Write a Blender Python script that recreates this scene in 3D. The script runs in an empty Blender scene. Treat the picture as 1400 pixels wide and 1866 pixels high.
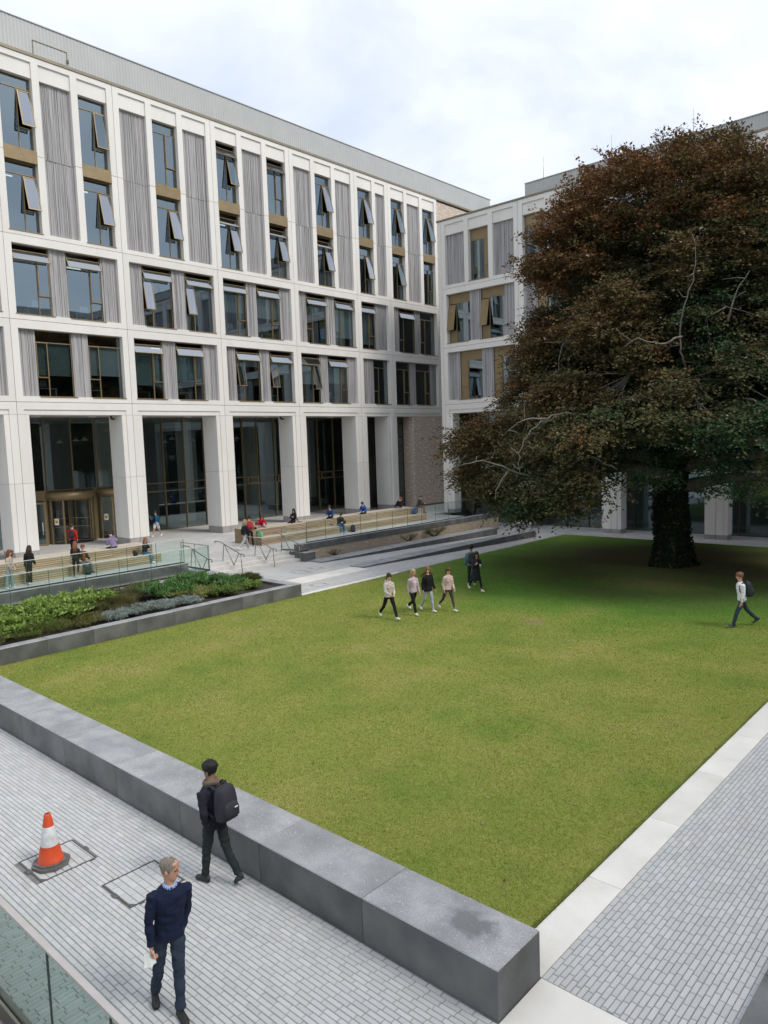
import bpy, math, random
import numpy as np
from mathutils import Vector, Matrix, Euler, noise as mnoise
from mathutils.kdtree import KDTree
from mathutils.bvhtree import BVHTree

scene = bpy.context.scene
COL = scene.collection
R_ = math.radians

# ------------------------------------------------------------------ camera
CAM_H = 6.4
def camera_axes(yaw, pitch, roll):
    cw, sw, cp, sp = math.cos(yaw), math.sin(yaw), math.cos(pitch), math.sin(pitch)
    fwd = Vector((-sw * cp, cw * cp, -sp)); right = Vector((cw, sw, 0)); up = right.cross(fwd)
    r = math.cos(roll) * right + math.sin(roll) * up
    u = -math.sin(roll) * right + math.cos(roll) * up
    return r, u, fwd
cam_data = bpy.data.cameras.new('camera')
cam = bpy.data.objects.new('camera', cam_data); COL.objects.link(cam)
_r, _u, _f = camera_axes(0.73841795, 0.0940911, -0.03371179)
cam.matrix_world = Matrix(((_r.x, _u.x, -_f.x, 0), (_r.y, _u.y, -_f.y, 0), (_r.z, _u.z, -_f.z, CAM_H), (0, 0, 0, 1)))
cam_data.sensor_fit = 'HORIZONTAL'; cam_data.sensor_width = 36.0
cam_data.lens = 1348.56 / 1400 * 36.0
cam_data.clip_start = 0.1; cam_data.clip_end = 2000
scene.camera = cam

# ------------------------------------------------------------------ light
SUN_ELEV, SUN_AZ = R_(46), R_(14)            # azimuth counted from +X towards +Y
world = bpy.data.worlds.new('World'); scene.world = world; world.use_nodes = True
nt = world.node_tree; nt.nodes.clear()
wo = nt.nodes.new('ShaderNodeOutputWorld'); bg = nt.nodes.new('ShaderNodeBackground')
sky = nt.nodes.new('ShaderNodeTexSky'); sky.sky_type = 'NISHITA'; sky.sun_disc = False
sky.sun_elevation = SUN_ELEV; sky.sun_rotation = math.pi / 2 - SUN_AZ
sky.air_density = 1.0; sky.dust_density = 2.0
tc = nt.nodes.new('ShaderNodeTexCoord'); mp = nt.nodes.new('ShaderNodeMapping')
mp.inputs['Scale'].default_value = (1.0, 1.0, 2.2)
nz = nt.nodes.new('ShaderNodeTexNoise'); nz.inputs['Scale'].default_value = 2.3
nz.inputs['Detail'].default_value = 7; nz.inputs['Roughness'].default_value = 0.55
nz.inputs['Distortion'].default_value = 0.35
cr = nt.nodes.new('ShaderNodeValToRGB')       # cloud: blue-grey bellies to white tops
cr.color_ramp.elements[0].position = 0.30; cr.color_ramp.elements[0].color = (4.7, 5.3, 6.4, 1)
cr.color_ramp.elements[1].position = 0.64; cr.color_ramp.elements[1].color = (8.0, 8.25, 8.75, 1)
mx = nt.nodes.new('ShaderNodeMixRGB'); mx.inputs[0].default_value = 0.93
nt.links.new(tc.outputs['Generated'], mp.inputs['Vector']); nt.links.new(mp.outputs['Vector'], nz.inputs['Vector'])
nt.links.new(nz.outputs['Fac'], cr.inputs['Fac'])
nt.links.new(sky.outputs['Color'], mx.inputs[1]); nt.links.new(cr.outputs['Color'], mx.inputs[2])
nt.links.new(mx.outputs['Color'], bg.inputs['Color']); bg.inputs['Strength'].default_value = 0.1
nt.links.new(bg.outputs['Background'], wo.inputs['Surface'])
sun_data = bpy.data.lights.new('sun', 'SUN'); sun_data.energy = 1.45; sun_data.angle = R_(18)
sun_data.color = (1.0, 0.95, 0.88)
sun = bpy.data.objects.new('sun', sun_data); COL.objects.link(sun)
_sd = Vector((math.cos(SUN_ELEV) * math.cos(SUN_AZ), math.cos(SUN_ELEV) * math.sin(SUN_AZ), math.sin(SUN_ELEV)))
sun.rotation_euler = (-_sd).to_track_quat('-Z', 'Y').to_euler(); sun.location = (20, 10, 60)
scene.view_settings.view_transform = 'Standard'; scene.view_settings.look = 'None'
scene.view_settings.exposure = 0.62; scene.view_settings.gamma = 1.0
scene.view_settings.use_curve_mapping = False

# ------------------------------------------------------------------ materials
MATS = {}
def mat(name, col, rough=0.7, col2=None, scale=6.0, detail=4, bump=0.0, bscale=None, metal=0.0, spec=0.5,
        stretch=(1, 1, 1), lo=0.35, hi=0.65, coords='Object', rnd=0.0, fine=0.0, fscale=90.0, stain=None, sscale=0.6, stain_amt=0.35, specks=None):
    """Principled material: two colours mixed by noise, optional fine speckle, stains, per-object variation and bump."""
    m = bpy.data.materials.new(name); m.use_nodes = True; MATS[name] = m
    n = m.node_tree; b = n.nodes['Principled BSDF']
    b.inputs['Roughness'].default_value = rough; b.inputs['Metallic'].default_value = metal
    b.inputs['Specular IOR Level'].default_value = spec
    t = n.nodes.new('ShaderNodeTexCoord'); mpn = n.nodes.new('ShaderNodeMapping')
    if coords == 'World':
        g = n.nodes.new('ShaderNodeNewGeometry'); n.links.new(g.outputs['Position'], mpn.inputs['Vector'])
    else:
        n.links.new(t.outputs[coords], mpn.inputs['Vector'])
    mpn.inputs['Scale'].default_value = stretch
    if rnd:
        oi = n.nodes.new('ShaderNodeObjectInfo'); mu = n.nodes.new('ShaderNodeMath'); mu.operation = 'MULTIPLY'
        mu.inputs[1].default_value = 37.0; n.links.new(oi.outputs['Random'], mu.inputs[0])
        cb = n.nodes.new('ShaderNodeCombineXYZ')
        for k in range(3): n.links.new(mu.outputs[0], cb.inputs[k])
        n.links.new(cb.outputs[0], mpn.inputs['Location'])
    nzz = n.nodes.new('ShaderNodeTexNoise'); nzz.inputs['Scale'].default_value = scale; nzz.inputs['Detail'].default_value = detail
    n.links.new(mpn.outputs['Vector'], nzz.inputs['Vector'])
    r = n.nodes.new('ShaderNodeValToRGB'); c2 = col2 or tuple(c * 0.85 for c in col)
    r.color_ramp.elements[0].position = lo; r.color_ramp.elements[0].color = (*col, 1)
    r.color_ramp.elements[1].position = hi; r.color_ramp.elements[1].color = (*c2, 1)
    n.links.new(nzz.outputs['Fac'], r.inputs['Fac'])
    out = r.outputs['Color']
    if stain:
        s = n.nodes.new('ShaderNodeTexNoise'); s.inputs['Scale'].default_value = sscale; s.inputs['Detail'].default_value = 6
        n.links.new(mpn.outputs['Vector'], s.inputs['Vector'])
        sr = n.nodes.new('ShaderNodeMapRange'); sr.inputs[1].default_value = 0.5; sr.inputs[2].default_value = 0.72
        sr.inputs[3].default_value = 0.0; sr.inputs[4].default_value = stain_amt
        n.links.new(s.outputs['Fac'], sr.inputs[0])
        sm = n.nodes.new('ShaderNodeMixRGB'); n.links.new(sr.outputs[0], sm.inputs[0]); n.links.new(out, sm.inputs[1])
        sm.inputs[2].default_value = (*stain, 1); out = sm.outputs['Color']
    if specks:      # small pale lichen spots, gum marks or grit, thicker in patches
        k1 = n.nodes.new('ShaderNodeTexNoise'); k1.inputs['Scale'].default_value = specks[1]; k1.inputs['Detail'].default_value = 1
        k2 = n.nodes.new('ShaderNodeTexNoise'); k2.inputs['Scale'].default_value = specks[1] * 0.12; k2.inputs['Detail'].default_value = 3
        for q in (k1, k2): n.links.new(mpn.outputs['Vector'], q.inputs['Vector'])
        ka = n.nodes.new('ShaderNodeMath'); ka.operation = 'MULTIPLY_ADD'; n.links.new(k2.outputs['Fac'], ka.inputs[0]); ka.inputs[1].default_value = 0.35; n.links.new(k1.outputs['Fac'], ka.inputs[2])
        kr = n.nodes.new('ShaderNodeMapRange'); kr.inputs[1].default_value = specks[2]; kr.inputs[2].default_value = specks[2] + 0.05; kr.inputs[4].default_value = specks[3]; n.links.new(ka.outputs[0], kr.inputs[0])
        km = n.nodes.new('ShaderNodeMixRGB'); n.links.new(kr.outputs[0], km.inputs[0]); n.links.new(out, km.inputs[1]); km.inputs[2].default_value = (*specks[0], 1); out = km.outputs['Color']
    if fine:
        f = n.nodes.new('ShaderNodeTexNoise'); f.inputs['Scale'].default_value = fscale; f.inputs['Detail'].default_value = 2
        n.links.new(mpn.outputs['Vector'], f.inputs['Vector'])
        fm = n.nodes.new('ShaderNodeMapRange'); fm.inputs[1].default_value = 0.3; fm.inputs[2].default_value = 0.7
        fm.inputs[3].default_value = 1 - fine; fm.inputs[4].default_value = 1 + fine
        n.links.new(f.outputs['Fac'], fm.inputs[0])
        fx = n.nodes.new('ShaderNodeVectorMath'); fx.operation = 'SCALE'
        n.links.new(out, fx.inputs[0]); n.links.new(fm.outputs[0], fx.inputs['Scale']); out = fx.outputs[0]
    if rnd:
        rm = n.nodes.new('ShaderNodeMapRange'); rm.inputs[3].default_value = 1 - rnd; rm.inputs[4].default_value = 1 + rnd
        n.links.new(oi.outputs['Random'], rm.inputs[0])
        rx = n.nodes.new('ShaderNodeVectorMath'); rx.operation = 'SCALE'
        n.links.new(out, rx.inputs[0]); n.links.new(rm.outputs[0], rx.inputs['Scale']); out = rx.outputs[0]
    n.links.new(out, b.inputs['Base Color'])
    if bump:
        bn = n.nodes.new('ShaderNodeTexNoise'); bn.inputs['Scale'].default_value = bscale or scale * 4; bn.inputs['Detail'].default_value = 5
        n.links.new(mpn.outputs['Vector'], bn.inputs['Vector'])
        bp = n.nodes.new('ShaderNodeBump'); bp.inputs['Strength'].default_value = bump; bp.inputs['Distance'].default_value = 0.02
        n.links.new(bn.outputs['Fac'], bp.inputs['Height']); n.links.new(bp.outputs['Normal'], b.inputs['Normal'])
    return m

def tint_mat(name, rough=0.6, trans=0.0, attr='tint', spec=0.3, speckle=0.0, sscale=300):
    """material whose colour is a per-face attribute (each leaf, blade or paver has its own)"""
    m = bpy.data.materials.new(name); m.use_nodes = True; MATS[name] = m
    n = m.node_tree; b = n.nodes['Principled BSDF']; b.inputs['Roughness'].default_value = rough
    b.inputs['Specular IOR Level'].default_value = spec
    a = n.nodes.new('ShaderNodeAttribute'); a.attribute_name = attr
    out = a.outputs['Color']
    if speckle:
        g = n.nodes.new('ShaderNodeNewGeometry'); f = n.nodes.new('ShaderNodeTexNoise'); f.inputs['Scale'].default_value = sscale
        n.links.new(g.outputs['Position'], f.inputs['Vector'])
        fm = n.nodes.new('ShaderNodeMapRange'); fm.inputs[1].default_value = 0.3; fm.inputs[2].default_value = 0.7
        fm.inputs[3].default_value = 1 - speckle; fm.inputs[4].default_value = 1 + speckle
        n.links.new(f.outputs['Fac'], fm.inputs[0])
        fx = n.nodes.new('ShaderNodeVectorMath'); fx.operation = 'SCALE'
        n.links.new(out, fx.inputs[0]); n.links.new(fm.outputs[0], fx.inputs['Scale']); out = fx.outputs[0]
    n.links.new(out, b.inputs['Base Color'])
    if trans:
        t = n.nodes.new('ShaderNodeBsdfTranslucent'); mxs = n.nodes.new('ShaderNodeMixShader'); mxs.inputs[0].default_value = trans
        n.links.new(out, t.inputs['Color']); n.links.new(b.outputs[0], mxs.inputs[1]); n.links.new(t.outputs[0], mxs.inputs[2])
        n.links.new(mxs.outputs[0], n.nodes['Material Output'].inputs['Surface'])
    return m

def glass_mat(name, tint, ior=1.5, rough=0.0, refl=(1, 1, 1), wave=0.0):
    m = bpy.data.materials.new(name); m.use_nodes = True; MATS[name] = m
    n = m.node_tree; n.nodes.remove(n.nodes['Principled BSDF'])
    tr = n.nodes.new('ShaderNodeBsdfTransparent'); tr.inputs['Color'].default_value = (*tint, 1)
    gl = n.nodes.new('ShaderNodeBsdfGlossy'); gl.inputs['Roughness'].default_value = rough; gl.inputs['Color'].default_value = (*refl, 1)
    ge = n.nodes.new('ShaderNodeNewGeometry'); dt = n.nodes.new('ShaderNodeVectorMath'); dt.operation = 'DOT_PRODUCT'
    n.links.new(ge.outputs['Normal'], dt.inputs[0]); n.links.new(ge.outputs['Incoming'], dt.inputs[1])
    f0 = ((ior - 1) / (ior + 1)) ** 2
    def mth(op, a, b=None):
        k = n.nodes.new('ShaderNodeMath'); k.operation = op
        for i_, s_ in enumerate((a, b)):
            if s_ is None: continue
            if isinstance(s_, (int, float)): k.inputs[i_].default_value = s_
            else: n.links.new(s_, k.inputs[i_])
        return k.outputs[0]
    sch = mth('POWER', mth('SUBTRACT', 1.0, mth('MINIMUM', mth('ABSOLUTE', dt.outputs['Value']), 1.0)), 5.0)   # Schlick, same from both sides of the pane
    fac = mth('ADD', mth('MULTIPLY', sch, 1 - f0), f0)
    if wave:
        g = n.nodes.new('ShaderNodeNewGeometry'); w = n.nodes.new('ShaderNodeTexNoise'); w.inputs['Scale'].default_value = 0.8
        n.links.new(g.outputs['Position'], w.inputs['Vector'])
        bp = n.nodes.new('ShaderNodeBump'); bp.inputs['Strength'].default_value = wave; bp.inputs['Distance'].default_value = 0.05
        n.links.new(w.outputs['Fac'], bp.inputs['Height']); n.links.new(bp.outputs['Normal'], gl.inputs['Normal'])
    mxs = n.nodes.new('ShaderNodeMixShader')
    n.links.new(fac, mxs.inputs[0]); n.links.new(tr.outputs[0], mxs.inputs[1]); n.links.new(gl.outputs[0], mxs.inputs[2])
    n.links.new(mxs.outputs[0], n.nodes['Material Output'].inputs['Surface'])
    return m

def emit_mat(name, col, s):
    m = bpy.data.materials.new(name); m.use_nodes = True; MATS[name] = m
    b = m.node_tree.nodes['Principled BSDF']; b.inputs['Base Color'].default_value = (*col, 1)
    b.inputs['Emission Color'].default_value = (*col, 1); b.inputs['Emission Strength'].default_value = s
    return m

mat('precast', (0.755, 0.733, 0.69), 0.75, (0.71, 0.688, 0.645), 0.9, fine=0.03, fscale=60, bump=0.04, bscale=40, rnd=0.035, stain=(0.60, 0.565, 0.51), sscale=1.1, stain_amt=0.16, stretch=(1, 1, 0.22))
mat('plinth_stone', (0.36, 0.345, 0.33), 0.7, (0.30, 0.29, 0.28), 3, fine=0.08)
mat('rib', (0.43, 0.42, 0.42), 0.8, (0.30, 0.292, 0.292), 4.0, stretch=(5, 1, 0.10), rnd=0.05, fine=0.04, fscale=40, lo=0.4, hi=0.60)
mat('gold', (0.27, 0.205, 0.11), 0.45, (0.235, 0.175, 0.092), 2.0, metal=0.45, rnd=0.04)
mat('coping_metal', (0.24, 0.21, 0.15), 0.5, (0.20, 0.175, 0.125), 2.0, metal=0.4)
mat('gold_dark', (0.15, 0.115, 0.065), 0.45, (0.11, 0.085, 0.05), 2.0, metal=0.4)
mat('dark_metal', (0.035, 0.035, 0.037), 0.45, metal=0.3)
mat('screen_metal', (0.44, 0.45, 0.435), 0.5, (0.41, 0.42, 0.41), 0.7, metal=0.1, spec=0.4)
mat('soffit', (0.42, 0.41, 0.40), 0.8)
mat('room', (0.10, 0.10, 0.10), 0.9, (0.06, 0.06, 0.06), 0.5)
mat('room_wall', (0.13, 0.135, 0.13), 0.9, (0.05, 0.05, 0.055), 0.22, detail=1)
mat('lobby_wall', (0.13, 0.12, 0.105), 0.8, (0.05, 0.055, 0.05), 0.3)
mat('blind', (0.20, 0.26, 0.23), 0.9, (0.17, 0.22, 0.20), 1.0, rnd=0.2)
mat('blind_pale', (0.42, 0.43, 0.40), 0.9, (0.36, 0.37, 0.35), 1.0, rnd=0.2)
mat('white_paint', (0.75, 0.75, 0.74), 0.6)
mat('paper', (0.8, 0.8, 0.78), 0.8)
mat('desk', (0.35, 0.33, 0.31), 0.6)
glass_mat('window_glass', (0.45, 0.54, 0.57), 3.0, refl=(0.72, 0.89, 1.0), wave=0.010)
glass_mat('vent_glass', (0.40, 0.46, 0.48), 4.6, refl=(0.88, 0.93, 1.0))
glass_mat('lobby_glass', (0.52, 0.59, 0.58), 2.55, refl=(0.72, 0.90, 0.97), wave=0.012)
glass_mat('rail_glass', (0.93, 0.975, 0.96), 1.5)
glass_mat('near_glass', (0.74, 0.83, 0.80), 1.6)
mat('glass_edge', (0.05, 0.11, 0.09), 0.2, spec=0.6)
emit_mat('lamp_glow', (1.0, 0.96, 0.88), 0.9)
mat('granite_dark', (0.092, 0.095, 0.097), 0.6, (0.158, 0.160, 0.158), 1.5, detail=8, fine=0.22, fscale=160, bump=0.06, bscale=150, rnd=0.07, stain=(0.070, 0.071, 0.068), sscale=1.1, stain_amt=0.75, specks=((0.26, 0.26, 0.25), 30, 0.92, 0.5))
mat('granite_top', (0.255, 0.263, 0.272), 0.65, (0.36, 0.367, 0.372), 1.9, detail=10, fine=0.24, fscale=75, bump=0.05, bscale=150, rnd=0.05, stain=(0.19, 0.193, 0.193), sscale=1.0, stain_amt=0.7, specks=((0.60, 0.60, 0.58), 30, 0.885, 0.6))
mat('granite_white', (0.74, 0.72, 0.67), 0.7, (0.67, 0.65, 0.60), 1.4, detail=7, fine=0.10, fscale=140, rnd=0.03, stain=(0.52, 0.49, 0.43), sscale=1.3, stain_amt=0.35)
mat('granite_step', (0.62, 0.60, 0.57), 0.7, (0.54, 0.525, 0.50), 2.2, detail=6, fine=0.1)
mat('joint', (0.21, 0.207, 0.197), 0.9, (0.15, 0.147, 0.138), 9)
mat('iron', (0.17, 0.172, 0.168), 0.6, (0.11, 0.11, 0.105), 14, metal=0.5, bump=0.2)
mat('soil', (0.062, 0.045, 0.032), 0.95, (0.034, 0.025, 0.018), 14, detail=8, bump=0.8, bscale=30)
mat('gravel', (0.33, 0.29, 0.23), 0.9, (0.18, 0.155, 0.12), 30, detail=3, bump=0.8, bscale=60)
mat('steel', (0.30, 0.265, 0.22), 0.35, metal=0.8)
mat('edge_shine', (0.66, 0.69, 0.67), 0.3, spec=0.6)  # pale colour standing in for the shine on the glass top edges
mat('rubber', (0.035, 0.035, 0.035), 0.7)
# ------------------------------------------------------------------ helpers
def thing(name, label, cat, loc=(0, 0, 0), rotz=0.0, group=None):
    o = bpy.data.objects.new(name, None); COL.objects.link(o)
    o.empty_display_size = 0.3
    o.location = loc; o.rotation_euler = (0, 0, rotz)
    o['label'] = label; o['category'] = cat
    if group: o['group'] = group
    return o
def tag(o, label, cat, group=None):
    o['label'] = label; o['category'] = cat
    if group: o['group'] = group
    return o
def struct(o):
    o['kind'] = 'structure'; return o

class MB:
    """collects shapes into one mesh; every face has a material slot"""
    def __init__(self): self.v = []; self.f = []; self.m = []; self.sm = []
    def add(self, verts, faces, mi=0, smooth=False):
        o = len(self.v); self.v += [tuple(p) for p in verts]
        for f in faces: self.f.append(tuple(i + o for i in f)); self.m.append(mi); self.sm.append(smooth)
        return self
    def box(self, x0, x1, y0, y1, z0, z1, mi=0, skip=''):
        v = [(x0, y0, z0), (x1, y0, z0), (x1, y1, z0), (x0, y1, z0), (x0, y0, z1), (x1, y0, z1), (x1, y1, z1), (x0, y1, z1)]
        fs = {'b': (3, 2, 1, 0), 't': (4, 5, 6, 7), 'f': (0, 1, 5, 4), 'r': (1, 2, 6, 5), 'k': (2, 3, 7, 6), 'l': (3, 0, 4, 7)}
        return self.add(v, [fs[k] for k in fs if k not in skip], mi)
    def ch_box(self, x0, x1, y0, y1, z0, z1, c=0.01, mi=0, top=None):
        """box with chamfered top edges"""
        v = [(x0, y0, z0), (x1, y0, z0), (x1, y1, z0), (x0, y1, z0), (x0, y0, z1 - c), (x1, y0, z1 - c), (x1, y1, z1 - c), (x0, y1, z1 - c),
             (x0 + c, y0 + c, z1), (x1 - c, y0 + c, z1), (x1 - c, y1 - c, z1), (x0 + c, y1 - c, z1)]
        self.add(v, [(0, 1, 5, 4), (1, 2, 6, 5), (2, 3, 7, 6), (3, 0, 4, 7), (3, 2, 1, 0)], mi)
        o = len(self.v) - 12; t = mi if top is None else top
        for f in [(4, 5, 9, 8), (5, 6, 10, 9), (6, 7, 11, 10), (7, 4, 8, 11), (8, 9, 10, 11)]:
            self.f.append(tuple(i + o for i in f)); self.m.append(t); self.sm.append(False)
        return self
    def tube(self, pts, rad, n=8, mi=0, cap=True, smooth=True):
        pts = [Vector(p) for p in pts]; rad = rad if isinstance(rad, (list, tuple)) else [rad] * len(pts)
        rings = []; side = None
        for i, p in enumerate(pts):
            t = (pts[min(i + 1, len(pts) - 1)] - pts[max(i - 1, 0)]).normalized()
            if side is None:
                side = t.cross(Vector((0, 0, 1)))
                if side.length < 1e-3: side = t.cross(Vector((0, 1, 0)))
            side = (side - t * side.dot(t)).normalized(); up = t.cross(side)
            rings.append([p + rad[i] * (math.cos(a) * side + math.sin(a) * up) for a in [2 * math.pi * k / n for k in range(n)]])
        v = [q for r in rings for q in r]
        f = [(i * n + k, i * n + (k + 1) % n, (i + 1) * n + (k + 1) % n, (i + 1) * n + k) for i in range(len(pts) - 1) for k in range(n)]
        self.add(v, f, mi, smooth)
        if cap:
            o = len(self.v) - len(v)
            self.f += [tuple(o + k for k in reversed(range(n))), tuple(o + (len(pts) - 1) * n + k for k in range(n))]
            self.m += [mi, mi]; self.sm += [False, False]
        return self
    def lathe(self, prof, n=24, mi=0, c=(0, 0, 0), smooth=True, mis=None):
        v = [(c[0] + r * math.cos(2 * math.pi * k / n), c[1] + r * math.sin(2 * math.pi * k / n), c[2] + z) for r, z in prof for k in range(n)]
        for i in range(len(prof) - 1):
            pass
        o = len(self.v); self.v += v
        for i in range(len(prof) - 1):
            for k in range(n):
                self.f.append((o + i * n + k, o + i * n + (k + 1) % n, o + (i + 1) * n + (k + 1) % n, o + (i + 1) * n + k))
                self.m.append(mis[i] if mis else mi); self.sm.append(smooth)
        return self
    def prism(self, poly, y0, y1, axis='y', mi=0):
        """extrude an xz polygon along y (or an xy polygon along z)"""
        n = len(poly)
        if axis == 'y': v = [(a, y0, b) for a, b in poly] + [(a, y1, b) for a, b in poly]
        elif axis == 'x': v = [(y0, a, b) for a, b in poly] + [(y1, a, b) for a, b in poly]
        else: v = [(a, b, y0) for a, b in poly] + [(a, b, y1) for a, b in poly]
        return self.add(v, [tuple(range(n)), tuple(range(2 * n - 1, n - 1, -1))] + [(k, k + n, (k + 1) % n + n, (k + 1) % n) for k in range(n)], mi)
    def mesh(self, name, mats, fix=False):
        me = bpy.data.meshes.new(name)
        me.from_pydata(self.v, [], self.f)
        for m in (mats if isinstance(mats, (list, tuple)) else [mats]): me.materials.append(MATS[m] if isinstance(m, str) else m)
        me.polygons.foreach_set('material_index', self.m); me.polygons.foreach_set('use_smooth', self.sm)
        me.update()
        if fix:
            import bmesh
            b = bmesh.new(); b.from_mesh(me); bmesh.ops.recalc_face_normals(b, faces=b.faces); b.to_mesh(me); b.free()
        return me
    def build(self, name, mats, parent=None, loc=(0, 0, 0), rot=(0, 0, 0), fix=False):
        return place(self.mesh(name, mats, fix), name, parent, loc, rot)

def place(me, name, parent=None, loc=(0, 0, 0), rot=(0, 0, 0)):
    o = bpy.data.objects.new(name, me); COL.objects.link(o)
    o.location = loc; o.rotation_euler = rot
    if parent is not None: o.parent = parent
    return o

def np_mesh(name, V, F, mats, tint=None, smooth=False, midx=None):
    """mesh from numpy arrays; F is (n,3) or (n,4); tint is (n,3) colour per face"""
    me = bpy.data.meshes.new(name); V = np.asarray(V, np.float32); F = np.asarray(F, np.int32); n, k = F.shape
    me.vertices.add(len(V)); me.vertices.foreach_set('co', V.ravel())
    me.loops.add(n * k); me.loops.foreach_set('vertex_index', F.ravel())
    me.polygons.add(n); me.polygons.foreach_set('loop_start', np.arange(0, n * k, k, dtype=np.int32))
    me.polygons.foreach_set('loop_total', np.full(n, k, np.int32))
    me.polygons.foreach_set('use_smooth', np.full(n, bool(smooth)))
    for m in (mats if isinstance(mats, (list, tuple)) else [mats]): me.materials.append(MATS[m] if isinstance(m, str) else m)
    if midx is not None: me.polygons.foreach_set('material_index', np.asarray(midx, np.int32))
    me.update(calc_edges=True)
    if tint is not None:
        a = me.attributes.new('tint', 'FLOAT_COLOR', 'FACE')
        c = np.ones((n, 4), np.float32); c[:, :3] = tint; a.data.foreach_set('color', c.ravel())
    return me

def bevel(o, w=0.01, seg=1):
    m = o.modifiers.new('bevel', 'BEVEL'); m.width = w; m.segments = seg; m.limit_method = 'ANGLE'; return o
# ------------------------------------------------------------------ ground, paths, lawn
def proj(P):
    q = np.asarray(P, float) - np.array([0, 0, CAM_H])
    r, u, f = (np.array(a) for a in (_r, _u, _f)); d = q @ f
    return 700 + 1348.56 * (q @ r) / d, 933 - 1348.56 * (q @ u) / d, d

o = struct(MB().box(-300, 300, -300, 300, -1.0, -0.7).build('ground', 'joint'))

def slab_mat(name, c1, c2, bw, bh, mortar, msize=0.012, rot=0.0, fine=0.08):
    """large paving slabs seen from far: staggered joints in the material"""
    m = mat(name, c1, 0.75, c2, 0.7, detail=6, fine=fine, fscale=60, coords='World', stain=tuple(c * 0.75 for c in c2), sscale=0.35, stain_amt=0.3)
    n = m.node_tree; b = n.nodes['Principled BSDF']; src = b.inputs['Base Color'].links[0].from_socket
    g = n.nodes.new('ShaderNodeNewGeometry'); mpn = n.nodes.new('ShaderNodeMapping'); mpn.inputs['Rotation'].default_value = (0, 0, rot)
    n.links.new(g.outputs['Position'], mpn.inputs['Vector'])
    br = n.nodes.new('ShaderNodeTexBrick'); br.inputs['Scale'].default_value = 1.0; br.inputs['Brick Width'].default_value = bw
    br.inputs['Row Height'].default_value = bh; br.inputs['Mortar Size'].default_value = msize
    br.inputs['Color1'].default_value = (1.04, 1.04, 1.04, 1); br.inputs['Color2'].default_value = (0.93, 0.93, 0.93, 1)
    br.inputs['Mortar'].default_value = (mortar, mortar, mortar, 1)
    n.links.new(mpn.outputs[0], br.inputs['Vector'])
    mu = n.nodes.new('ShaderNodeMixRGB'); mu.blend_type = 'MULTIPLY'; mu.inputs[0].default_value = 1
    n.links.new(src, mu.inputs[1]); n.links.new(br.outputs['Color'], mu.inputs[2]); n.links.new(mu.outputs[0], b.inputs['Base Color'])
    return m
slab_mat('terrace_slab', (0.54, 0.53, 0.515), (0.485, 0.475, 0.46), 0.9, 0.45, 0.6, rot=math.pi / 2)
slab_mat('path_slab', (0.52, 0.515, 0.505), (0.46, 0.455, 0.445), 0.6, 0.2, 0.6, rot=math.pi / 2)

# plaza between planter, steps and lawn; two ramps fall towards the far building
Z2 = -0.42
ramp = MB()
ramp.add([(-30.75, 20.3, 0), (-23.3, 20.3, 0), (-23.3, 27, 0), (-30.75, 27, 0)], [(0, 1, 2, 3)])
ramp.add([(-30.75, 27, 0), (-23.3, 27, 0), (-23.3, 44.1, Z2), (-30.75, 44.1, Z2)], [(0, 1, 2, 3)])
ramp.add([(-37.3, 44.1, Z2), (30, 44.1, Z2), (30, 53, Z2), (-37.3, 53, Z2)], [(0, 1, 2, 3)])
ramp.add([(-23.3, 43.2, Z2), (30, 43.2, Z2), (30, 44.1, Z2), (-23.3, 44.1, Z2)], [(0, 1, 2, 3)])
plaza = struct(ramp.build('plaza_path', 'path_slab'))

# terrace
t = MB()
t.box(-60, -32.08, -10, 46.6, -0.6, 0.48); t.box(-60, -37.2, 46.6, 58, -0.6, 0.479)
t.box(-32.08, -30.95, -10, 20.2, -0.6, 0.478); t.box(-32.08, -30.95, 27.5, 46.6, -0.6, 0.478)
terrace = struct(t.build('terrace', 'terrace_slab'))

# ---- lawn: one gently uneven sheet; soil shows where the tree's shade has thinned the grass
LX0, LX1, LY0, LY1 = -23.58, -4.82, 7.21, 43.35
TREE = (-13.6, 35.5)
def lawn_z(x, y):
    return 0.015 * np.sin(x * 0.7 + 1.1) * np.sin(y * 0.5) + 0.01 * np.sin(x * 1.9 + y * 1.3)
def edge_fade(x, y):
    return np.clip(np.minimum(np.minimum(x - LX0, LX1 - x), np.minimum(y - LY0, LY1 - y)) / 0.6, 0, 1)
nx, ny = 72, 140
gx, gy = np.meshgrid(np.linspace(LX0, LX1, nx), np.linspace(LY0, LY1, ny))
gz = lawn_z(gx, gy) * edge_fade(gx, gy) + 0.012
V = np.stack([gx, gy, gz], -1).reshape(-1, 3)
idx = np.arange(nx * ny).reshape(ny, nx)
Fq = np.stack([idx[:-1, :-1], idx[:-1, 1:], idx[1:, 1:], idx[1:, :-1]], -1).reshape(-1, 4)
lm = bpy.data.materials.new('lawn'); lm.use_nodes = True; MATS['lawn'] = lm
n = lm.node_tree; b = n.nodes['Principled BSDF']; b.inputs['Roughness'].default_value = 0.9; b.inputs['Specular IOR Level'].default_value = 0.15
g = n.nodes.new('ShaderNodeNewGeometry')
def nnode(sc, det, rough=0.6, stretch=None):
    t_ = n.nodes.new('ShaderNodeTexNoise'); t_.inputs['Scale'].default_value = sc; t_.inputs['Detail'].default_value = det; t_.inputs['Roughness'].default_value = rough
    if stretch:
        mp_ = n.nodes.new('ShaderNodeMapping'); mp_.inputs['Scale'].default_value = stretch; mp_.inputs['Rotation'].default_value = (0, 0, 0.7)
        n.links.new(g.outputs['Position'], mp_.inputs['Vector']); n.links.new(mp_.outputs[0], t_.inputs['Vector'])
    else: n.links.new(g.outputs['Position'], t_.inputs['Vector'])
    return t_.outputs['Fac']
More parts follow.
